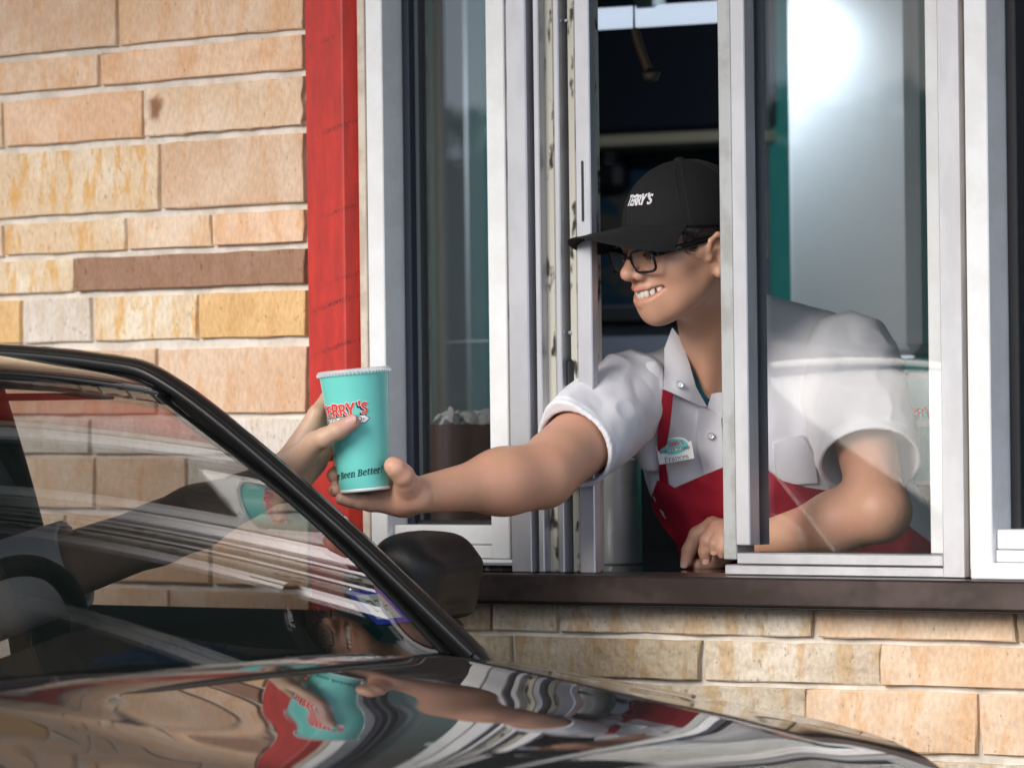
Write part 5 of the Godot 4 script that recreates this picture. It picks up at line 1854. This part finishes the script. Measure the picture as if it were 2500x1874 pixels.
func worker_cap(w: Node, head: Transform3D) -> void:
	var cloth := mat(lin(0.0045, 0.0045, 0.0055), 0.9)
	bumpy(cloth, M.grain, 0.03, 16.0)
	var c := Node3D.new()
	c.name = "cap"
	w.add_child(c)
	c.transform = head * Transform3D(Basis(Vector3.RIGHT, -0.07), Vector3(0, -0.001, 0.001))
	var n := noise(22.0, 3, 3)
	var st := begin()
	var rings := []
	var na := 96
	for i in 29:
		var ring := []
		for j in na:
			var an := TAU * j / na
			var y0 := lerpf(0.018, 0.046, 0.5 + 0.5 * cos(an))
			var t := i / 28.0
			var y := lerpf(y0, 0.1355, sin(t * PI / 2))
			var p := crown(an, y)
			# six seams sink a little, the cloth dimples
			var seam := absf(fposmod(an / (TAU / 6.0) + 0.5, 1.0) - 0.5) * TAU / 6.0
			var out := Vector3(p.x, 0, p.z).normalized()
			p += out * (-0.0011 * exp(-pow(seam / 0.030, 2.0)) + 0.0016 * n.get_noise_3d(p.x, p.y, p.z) * (1.0 - t * 0.6))
			ring.append(p)
		rings.append(ring)
	var hem := []
	for p in rings[0]:
		hem.append(p * Vector3(0.965, 1, 0.965) + Vector3(0, 0.004, 0))
	rings.push_front(hem)
	for q in rings:
		q.reverse()
	add_loft(st, rings)
	part("crown", finish(st), cloth, c)
	# stitching beside the seams
	st = begin()
	for k in 6:
		for o in [-0.055, 0.055]:
			var pts := []
			for i in 15:
				var y := lerpf(0.05, 0.1335, sin(i / 14.0 * PI / 2))
				pts.append(crown(TAU * k / 6.0 + o * (1.0 + i * 0.10), y, 0.0002))
			add_tube(st, pts, [0.00055], 5)
	part("stitching", finish(st), mat(lin(0.016, 0.016, 0.018), 0.8), c)
	part("button", bent(lathe([[0.0085, 0.0], [0.0075, 0.003], [0.004, 0.0048], [0.0, 0.005]], 16), func(p): return p + Vector3(0, 0.1345, -0.004)), cloth, c)
	# peak
	st = begin()
	var top := []
	var bot := []
	for i in 13:
		var v := i / 12.0
		var ra := []
		var rb := []
		for j in 41:
			var u := -1.0 + j / 20.0
			var an := u * 1.06
			var a := crown(an, lerpf(0.018, 0.046, 0.5 + 0.5 * cos(an)) + 0.004)
			var reach := 0.100 * pow(maxf(cos(an * 1.28), 0.0), 0.62)
			var p := a + Vector3(sin(an) * 0.25, 0, 1.0).normalized() * reach * v
			p.x *= 1.0 + 0.05 * v
			p.y += -0.10 * reach * v - 0.032 * pow(p.x / 0.080, 2.0) * v + 0.006 * v
			ra.append(p)
			var th := 0.0022 if i < 12 and j > 0 and j < 40 else 0.0009
			rb.append(p + Vector3(0, -th, 0))
		top.append(ra)
		bot.append(rb)
	for q in top:
		q.reverse()
	add_loft(st, top, false)
	add_loft(st, bot, false)
	var rim_top: Array = top[12]
	var rim_bot: Array = bot[12].duplicate()
	rim_bot.reverse()
	add_loft(st, [rim_top, rim_bot], false)
	part("peak", finish(st), cloth, c)
	st = begin()
	for v in [0.30, 0.52, 0.74, 0.95]:
		var pts := []
		for j in range(4, 37):
			var q: Vector3 = top[int(v * 12)][j]
			pts.append(q + Vector3(0, 0.0003, 0))
		add_tube(st, pts, [0.00028], 4)
	part("stitching", finish(st), mat(lin(0.014, 0.014, 0.016), 0.8), c)
	# embroidered word on the front
	var thread := mat(lin(0.74, 0.73, 0.76), 0.7)
	var wob := [0.4, -0.5, 0.5, -0.3, 0.2, 0.6, -0.6]
	part("embroidery", bent(jaunty("TERRY'S", 0.0145, 0.0094, 0.00035, Vector2.ZERO, wob), func(p): return crown((p.x * 1.0 + p.y * 0.12 - 0.010) / 0.092, 0.0865 + p.y, 0.0007 + p.z)), thread, c)

func worker_glasses(w: Node, head: Transform3D) -> void:
	var black := mat(lin(0.006, 0.006, 0.007), 0.18)
	var g := Node3D.new()
	g.name = "glasses"
	w.add_child(g)
	g.transform = head
	for s in [-1.0, 1.0]:
		var pts := []
		for i in 41:
			var an := TAU * i / 40.0
			var u := signf(cos(an)) * pow(absf(cos(an)), 0.50)
			var v := signf(sin(an)) * pow(absf(sin(an)), 0.55)
			var x := 0.0330 + u * 0.0255
			pts.append(Vector3(s * x, 0.004 + v * 0.0165 + (0.002 * u if v > 0 else 0.0), 0.1085 - 0.16 * maxf(0.0, x - 0.02) - v * -0.002))
		part("rim", tube(pts, [0.0021], 8), black, g)
		var st := begin()
		var mid := Vector3.ZERO
		for p in pts:
			mid += p / 41.0
		for i in 40:
			tri(st, mid + Vector3(0, 0, 0.001), pts[i + 1], pts[i])
		part("lens", finish(st), M.pane, g)
		var tp := [Vector3(s * 0.0585, 0.0150, 0.1010), Vector3(s * 0.0680, 0.0150, 0.0960), Vector3(s * 0.0735, 0.0155, 0.0800), Vector3(s * 0.0775, 0.0160, 0.0400), Vector3(s * 0.0790, 0.0170, 0.0050), Vector3(s * 0.0800, 0.0160, -0.0040), Vector3(s * 0.0790, 0.0020, -0.0200)]
		st = begin()
		var rings := []
		var line := smooth_line(tp, 5)
		for i in line.size():
			var hh := lerpf(0.0050, 0.0030, smoothstep(6.0, 30.0, float(i)))
			var p: Vector3 = line[i]
			rings.append([p + Vector3(s * 0.0014, -hh, 0), p + Vector3(s * 0.0016, 0, 0), p + Vector3(s * 0.0014, hh, 0), p + Vector3(-s * 0.0010, hh, 0), p + Vector3(-s * 0.0010, -hh, 0)])
		add_loft(st, rings, true, true)
		var temple := part("temple", finish(st), black, g)
		# tiny silver mark on the temple
		part("mark", bent(letters("RayBan", 0.0036, 0.0001, false, true, 0.3), func(p): return Vector3(s * (0.0769 + 0.00012), 0.0157 + p.y, 0.0705 - s * p.x - 0.0)), mat(lin(0.5, 0.5, 0.5), 0.4), temple)
	part("bridge", tube(smooth_line([Vector3(-0.0085, 0.009, 0.1095), Vector3(0, 0.0115, 0.1120), Vector3(0.0085, 0.009, 0.1095)], 5), [0.0026], 8), black, g)

func worker_clothes(w: Node, head: Transform3D, shr: Vector3, elr: Vector3, shl: Vector3, ell: Vector3) -> void:
	var shirt := mat(lin(0.74, 0.74, 0.78), 0.85)
	var red := mat(lin(0.34, 0.004, 0.022), 0.8)
	bumpy(red, M.grain, 0.02, 10.0)
	var white_tint := func(_p: Vector3) -> Color: return Color.WHITE
	var crease := noise(4.0, 21, 2)
	var fold := func(p: Vector3, _n: Vector3) -> float:
		var f := crease.get_noise_3d(p.x * 1.6 + p.y * 0.7, p.y * 0.8 - p.x * 0.5, p.z * 1.2)
		return 0.0065 * (1.0 - absf(f) * 3.0) * 0.6
	# trunk of the shirt
	var body := [
		egg(Vector3(-0.2767, 1.222, 0.27), Vector3(0.150, 0.150, 0.112), 0.05, false, Basis(Vector3.BACK, 0.35)),
		cap(shr + Vector3(0.02, -0.01, -0.02), Vector3(-0.3269, 1.3102, 0.3), 0.070, 0.062, 0.05),
		cap(shl + Vector3(-0.03, 0.0, -0.03), Vector3(-0.256, 1.3439, 0.26), 0.074, 0.070, 0.06),
		cap(Vector3(-0.2362, 1.3814, 0.25), Vector3(-0.1557, 1.3427, 0.26), 0.045, 0.06, 0.05),
		cap(Vector3(-0.2574, 1.1808, 0.25), Vector3(-0.1107, 0.9816, 0.18), 0.125, 0.135, 0.07),
		cap(Vector3(-0.0853, 1.1085, 0.2), Vector3(-0.0266, 0.9988, 0.16), 0.09, 0.09, 0.05),
		cap(Vector3(-0.3797, 1.252, 0.37), Vector3(-0.3679, 1.1465, 0.35), 0.035, 0.030, 0.05), cap(Vector3(-0.3639, 1.1396, 0.32), Vector3(-0.3047, 1.0068, 0.28), 0.032, 0.040, 0.05),
		# folds
		cap(Vector3(-0.4104, 1.3201, 0.435), Vector3(-0.4058, 1.1847, 0.39), 0.010, 0.010, 0.022), cap(Vector3(-0.4306, 1.302, 0.45), Vector3(-0.4213, 1.1787, 0.39), 0.010, 0.008, 0.020),
		cap(Vector3(-0.1634, 1.3173, 0.38), Vector3(-0.1818, 1.1752, 0.35), 0.012, 0.010, 0.025),
		# neck opening
		cap(Vector3(-0.3421, 1.3932, 0.4), Vector3(-0.3258, 1.2823, 0.39), 0.062, 0.020, 0.012, true),
	]
	var sk := SoftSkin.new()
	soft(sk, body, 0.0065, white_tint, fold)
	part("shirt", sk.mesh(), shirt, w)
	# sleeves, open at the hem
	for arm in [[shr, elr, 0.62, 0.067, 0.062, 1.0], [shl, ell, 0.62, 0.080, 0.076, -1.0]]:
		var a: Vector3 = arm[0]
		var b: Vector3 = arm[1]
		var dir := (b - a).normalized()
		var hem: Vector3 = a.lerp(b, arm[2])
		var sl := [cap(a - dir * 0.02, hem + dir * 0.06, arm[3], arm[4], 0.02)]
		var side := dir.cross(Vector3(0, 0, 1)).normalized()
		for f in ([[0.056, 0.03, -0.02, 0.4], [0.058, -0.02, 0.03, -0.1], [0.054, 0.055, 0.02, 0.25]] if arm[5] > 0.0 else []):
			var off: Vector3 = (Vector3(0, 0, 1) * cos(f[3] * 3.0) + side * sin(f[3] * 3.0)) * f[0]
			sl.append(cap(a - dir * 0.01 + off, hem + off * 1.12 + side * f[2] * 0.2 - dir * 0.02, 0.010, 0.007, 0.040))
		sl.append(cap(hem - dir * 0.035, hem + dir * 0.10, arm[4] - 0.0060, arm[4] - 0.0052, 0.002, true))
		sl.append(egg(hem + dir * 0.30 + side * 0.02, Vector3(0.30, 0.30, 0.30), 0.002, true))
		var ss := SoftSkin.new()
		soft(ss, sl, 0.0036, white_tint, func(p, nn):
			var ax: Vector3 = a + dir * (p - a).dot(dir)
			if nn.dot(p - ax) < 0.0 or (p - hem).dot(dir) > -0.006:
				return 0.0
			return maxf(-0.0015, 0.0040 * (1.0 - absf(crease.get_noise_3d(p.x * 2.2 - p.y * 1.4, p.y * 1.2 + p.x, p.z * 2.0)) * 3.0) * 0.7))
		part("sleeve", ss.mesh(), shirt, w)
	var z1 := 0.60
	var z0 := 0.10
	# T-shirt in the neck opening, collar, straps, bib
	var tee := mat(lin(0.015, 0.13, 0.17), 0.85)
	part("t_shirt", draped([Vector2(-0.3599, 1.3442), Vector2(-0.3491, 1.3257), Vector2(-0.3382, 1.3040), Vector2(-0.3304, 1.2928), Vector2(-0.3174, 1.2982), Vector2(-0.3035, 1.3251), Vector2(-0.2812, 1.3433), Vector2(-0.2761, 1.2571), Vector2(-0.3010, 1.2267), Vector2(-0.3284, 1.2547), Vector2(-0.3446, 1.2825)], body.slice(0, 10) + [egg(Vector3(-0.3127, 1.282, 0.325), Vector3(0.075, 0.07, 0.055), 0.02)], z1, z0, 0.004, 0.006), tee, w)
	var under: Array = body.slice(0, 10) + [cap(Vector3(-0.3719, 1.3632, 0.36), Vector3(-0.3801, 1.2891, 0.395), 0.030, 0.028, 0.03), egg(Vector3(-0.3127, 1.282, 0.325), Vector3(0.075, 0.07, 0.055), 0.02)]
	part("collar", draped([Vector2(-0.3782, 1.3819), Vector2(-0.3661, 1.3651), Vector2(-0.3543, 1.3294), Vector2(-0.3449, 1.2924), Vector2(-0.3275, 1.2615), Vector2(-0.3403, 1.2641), Vector2(-0.3684, 1.2779), Vector2(-0.3953, 1.2899), Vector2(-0.3926, 1.3108), Vector2(-0.3909, 1.3507)], under, z1, z0, 0.012, 0.005, 0.006), shirt, w)
	part("collar", draped([Vector2(-0.3039, 1.3288), Vector2(-0.2816, 1.3494), Vector2(-0.2633, 1.3369), Vector2(-0.2642, 1.2570), Vector2(-0.2891, 1.2328), Vector2(-0.3275, 1.2615)], under, z1, z0, 0.012, 0.005, 0.006), shirt, w)
	part("placket", draped([Vector2(-0.3400, 1.2628), Vector2(-0.3068, 1.2575), Vector2(-0.3030, 1.1652), Vector2(-0.3314, 1.1563), Vector2(-0.3443, 1.2087)], body.slice(0, 10), z1, z0, 0.008, 0.006, 0.003), shirt, w)
	part("pocket", draped([Vector2(-0.2275, 1.2061), Vector2(-0.1843, 1.2179), Vector2(-0.1650, 1.1869), Vector2(-0.1605, 1.1450), Vector2(-0.2221, 1.1427)], body.slice(0, 10), z1, z0, 0.006, 0.008, 0.004), shirt, w)
	part("strap", draped([Vector2(-0.3956, 1.2893), Vector2(-0.3798, 1.2818), Vector2(-0.3852, 1.2340), Vector2(-0.3892, 1.2095), Vector2(-0.3908, 1.1789), Vector2(-0.3863, 1.1469), Vector2(-0.3997, 1.1495), Vector2(-0.4018, 1.1851), Vector2(-0.4045, 1.2158), Vector2(-0.3997, 1.2587)], body.slice(0, 10), z1, z0, 0.010, 0.006, 0.003), red, w)
	var fn := noise(7.0, 13, 3)
	var wave := func(p: Vector2) -> float: return 0.012 * fn.get_noise_2d(p.x * 2.2 + p.y, p.y * 2.2) + 0.004
	part("apron_bib", draped([Vector2(-0.4034, 1.1525), Vector2(-0.3862, 1.1467), Vector2(-0.3777, 1.1411), Vector2(-0.3442, 1.1555), Vector2(-0.3033, 1.1716), Vector2(-0.2730, 1.1780), Vector2(-0.2429, 1.1703), Vector2(-0.2154, 1.1496), Vector2(-0.1779, 1.1393), Vector2(-0.1379, 1.1320), Vector2(-0.0917, 1.1222), Vector2(-0.0488, 1.1001), Vector2(0.0184, 1.0500), Vector2(0.0239, 0.9944), Vector2(-0.3461, 0.9988), Vector2(-0.3655, 1.0268), Vector2(-0.3732, 1.0547), Vector2(-0.3932, 1.0808), Vector2(-0.4089, 1.1069), Vector2(-0.4111, 1.1279)], body.slice(0, 10), z1, z0, 0.010, 0.010, 0.004, wave), red, w)
	# snaps
	var snap := mat(lin(0.75, 0.75, 0.77), 0.25, 0.6)
	for s in [[Vector3(-0.37, 1.2964, 0.41), 0.020], [Vector3(-0.3233, 1.2189, 0.4), 0.012], [Vector3(-0.3061, 1.3054, 0.41), 0.020]]:
		var at: Vector3 = s[0]
		var z: float = drape(at.x, at.y, under, z1, z0) + s[1]
		part("snap", bent(lathe([[0.0054, -0.004], [0.0054, 0.0], [0.0048, 0.0007], [0.0040, 0.0003], [0.0038, -0.0004], [0.0, -0.0004]], 20), func(p): return Vector3(at.x + p.x, at.y - p.z, z + p.y)), snap, w)
	# name badge
	var bc: Vector3 = Vector3(-0.3771, 1.1953, 0.42)
	var bz := drape(bc.x, bc.y, body.slice(0, 10), z1, z0) + 0.026
	var badge := Node3D.new()
	badge.name = "name_badge"
	w.add_child(badge)
	badge.transform = Transform3D(Basis(Vector3.BACK, 0.17) * Basis(Vector3.UP, -0.25), Vector3(bc.x, bc.y, bz))
	var plate := mat(lin(0.80, 0.80, 0.78), 0.3)
	var oval := func(rx: float, ry: float, cy: float, z: float) -> ArrayMesh:
		var st := begin()
		st.set_smooth_group(-1)
		for k in 32:
			var a0 := TAU * k / 32
			var a1 := TAU * (k + 1) / 32
			tri(st, Vector3(0, cy, z), Vector3(cos(a1) * rx, cy + sin(a1) * ry, z), Vector3(cos(a0) * rx, cy + sin(a0) * ry, z))
			quad(st, Vector3(cos(a0) * rx, cy + sin(a0) * ry, z - 0.0016), Vector3(cos(a1) * rx, cy + sin(a1) * ry, z - 0.0016), Vector3(cos(a1) * rx, cy + sin(a1) * ry, z), Vector3(cos(a0) * rx, cy + sin(a0) * ry, z))
		return finish(st)
	part("plate", box(Vector3(-0.0275, -0.0145, -0.001), Vector3(0.0275, 0.0120, 0.0012), 0.0005), plate, badge)
	part("oval", oval.call(0.0235, 0.0135, 0.0085, 0.0016), plate, badge)
	part("oval", oval.call(0.0215, 0.0117, 0.0085, 0.0020), mat(lin(0.13, 0.55, 0.56), 0.35), badge)
	var wob := [0.4, -0.5, 0.7, -0.3, 0.2, 0.9, -0.6]
	var t1 := part("logo_letters", jaunty("P.TERRY'S", 0.0068, 0.0036, 0.0, Vector2.ZERO, wob), mat(lin(0.6, 0.05, 0.04), 0.4), badge, Vector3(-0.0135, 0.0110, 0.0023))
	t1.rotation.z = 0.06
	part("logo_sign", box(Vector3(-0.0125, 0.0018, 0.0020), Vector3(0.0125, 0.0052, 0.0023), 0.0001), plate, badge)
	part("logo_sign_letters", letters("BURGER STAND", 0.0019, 0.0001, true), mat(lin(0.05, 0.06, 0.07), 0.5), badge, Vector3(0, 0.0035, 0.0025))
	part("name_letters", letters("Frances", 0.0072, 0.0002, false, true), mat(lin(0.02, 0.02, 0.022), 0.5), badge, Vector3(0.0005, -0.0092, 0.0015))

# ---------------------------------------------------------------- the driver, seated; the arm reaches out of the open side window
func build_driver() -> void:
	var d := thing("person", "driver in white T-shirt reaching out of the car window for the cup", "person", Vector3(-0.9099, 0.3, 0.8303), 0.6013)
	var blot := noise(26.0, 14, 3)
	var skin := Vector3(0.56, 0.365, 0.255)
	var tone := func(p: Vector3) -> Color:
		var t := 1.0 + 0.10 * blot.get_noise_3dv(p)
		return Color(skin.x * t, skin.y * t * (1.0 - 0.05 * blot.get_noise_3dv(p * 2.0)), skin.z * t)
	var sk := SoftSkin.new()
	var sh: Vector3 = Vector3(0.4779, 0.8117, 0.11)
	var el: Vector3 = Vector3(0.71, 0.892, 0.16)
	var wr: Vector3 = Vector3(0.8889, 0.9674, 0.165)
	soft(sk, [cap(sh, el, 0.052, 0.042, 0.03), cap(el, el.lerp(wr, 0.3), 0.042, 0.043, 0.02), cap(el.lerp(wr, 0.3), wr, 0.043, 0.028, 0.02)], 0.006, tone)
	var hand := [cap(el.lerp(wr, 0.85), wr, 0.030, 0.028, 0.02)]
	for m in [Vector3(0.9391, 1.0605, 0.16), Vector3(0.9442, 1.0428, 0.148), Vector3(0.9474, 1.0221, 0.144), Vector3(0.9438, 1.0028, 0.15)]:
		hand.append(cap(wr, m, 0.0235, 0.0125, 0.016))
	hand.append(cap(Vector3(0.9052, 0.9674, 0.175), Vector3(0.9326, 0.9903, 0.165), 0.022, 0.018, 0.02))
	finger(hand, [Vector3(0.9391, 1.0605, 0.16), Vector3(0.9551, 1.0826, 0.142), Vector3(0.9772, 1.0894, 0.134), Vector3(0.996, 1.0862, 0.134)], 0.0118, 0.0088)
	finger(hand, [Vector3(0.9442, 1.0428, 0.148), Vector3(0.9633, 1.063, 0.132), Vector3(0.9899, 1.0657, 0.134), Vector3(1.0076, 1.0608, 0.138)], 0.0118, 0.0088)
	finger(hand, [Vector3(0.9474, 1.0221, 0.144), Vector3(0.9672, 1.0365, 0.134), Vector3(0.9885, 1.0374, 0.136), Vector3(1.0015, 1.0326, 0.142)], 0.0112, 0.0085)
	finger(hand, [Vector3(0.9438, 1.0028, 0.15), Vector3(0.9573, 1.0024, 0.134), Vector3(0.9728, 1.0058, 0.138), Vector3(0.9836, 1.004, 0.144)], 0.0105, 0.0080)
	hand.append(cap(Vector3(0.9045, 0.9853, 0.195), Vector3(0.9391, 1.0203, 0.232), 0.0230, 0.0160, 0.018))
	finger(hand, [Vector3(0.9367, 1.0192, 0.23), Vector3(0.9526, 1.0267, 0.248), Vector3(0.9727, 1.037, 0.256), Vector3(0.9931, 1.0489, 0.2565)], 0.0152, 0.0112, 0.006)
	soft(sk, hand, 0.0024, func(p):
		var t := 1.0 + 0.10 * blot.get_noise_3dv(p * 1.5)
		var tip := exp(-(p - Vector3(0.9949, 1.0518, 0.257)).length_squared() / 0.0004)
		return Color((skin.x + 0.04 * tip) * t, (skin.y - 0.07 * tip) * t, (skin.z - 0.02 * tip) * t))
	# head, neck, trunk and legs, mostly beyond the picture's left edge
	var head := Transform3D(Basis(Vector3.UP, 0.75), Vector3(-0.02, 1.03, 0.02))
	var hs := moved(head_shape(), head)
	hs.append(cap(head * Vector3(0, -0.04, -0.015), Vector3(-0.04, 0.80, 0.0), 0.055, 0.065, 0.03))
	soft(sk, hs, 0.007, tone)
	var oth: Vector3 = Vector3(-0.20, 0.74, 0.16)
	var oel := Vector3(0.02, 0.52, 0.30)
	var owr := Vector3(0.26, 0.66, 0.28)
	soft(sk, [cap(oth, oel, 0.05, 0.042, 0.02), cap(oel, owr, 0.042, 0.028, 0.02), cap(owr, owr + Vector3(0.06, 0.06, 0.0), 0.03, 0.03, 0.02), cap(owr + Vector3(0.06, 0.06, 0.0), owr + Vector3(0.10, 0.05, 0.02), 0.02, 0.016, 0.02),
		cap(Vector3(-0.05, 0.34, 0.05), Vector3(0.30, 0.36, 0.22), 0.085, 0.065, 0.04), cap(Vector3(0.30, 0.36, 0.22), Vector3(0.48, 0.05, 0.40), 0.055, 0.04, 0.02), cap(Vector3(0.0, 0.34, -0.05), Vector3(0.38, 0.36, 0.08), 0.085, 0.065, 0.04), cap(Vector3(0.38, 0.36, 0.08), Vector3(0.56, 0.05, 0.26), 0.055, 0.04, 0.02)], 0.010, tone)
	part("body", sk.mesh(), skin_mat(0.5), d)
	part("fingernail", nail(Vector3(0.9912, 1.0525, 0.2675), Vector3(0.9926, 1.0506, 0.257) - Vector3(0.9728, 1.0416, 0.256), Vector3(-0.1, 0.35, 1.0), 0.0066, 0.0082), mat(lin(0.62, 0.37, 0.33), 0.28), d)
	# hair and shirt
	var hk := SoftSkin.new()
	soft(hk, moved([egg(Vector3(0, 0.045, -0.016), Vector3(0.080, 0.092, 0.096), 0.01), egg(Vector3(0, -0.05, 0.09), Vector3(0.12, 0.11, 0.10), 0.01, true)], head), 0.008, func(_p): return Color(0.05, 0.032, 0.02))
	var hm := mat(Color.WHITE, 0.5)
	hm.vertex_color_use_as_albedo = true
	part("hair", hk.mesh(), hm, d)
	var shirt := mat(lin(0.76, 0.77, 0.78), 0.85)
	var tk := SoftSkin.new()
	var dir := (el - sh).normalized()
	var hem := sh + dir * 0.115
	soft(tk, [egg(Vector3(-0.03, 0.62, 0.02), Vector3(0.17, 0.22, 0.13), 0.05), cap(Vector3(-0.02, 0.35, 0.02), Vector3(-0.03, 0.60, 0.02), 0.15, 0.15, 0.05), cap(oth, sh, 0.08, 0.07, 0.05), cap(oth, oth.lerp(oel, 0.5), 0.07, 0.07, 0.03)], 0.012, func(_p): return Color.WHITE)
	soft(tk, [cap(sh - dir * 0.03, hem + dir * 0.05, 0.070, 0.064, 0.02), egg(hem + dir * 0.30, Vector3(0.30, 0.30, 0.30), 0.002, true), cap(hem - dir * 0.03, hem + dir * 0.1, 0.056, 0.056, 0.003, true)], 0.005, func(_p): return Color.WHITE)
	part("t_shirt", tk.mesh(), shirt, d)
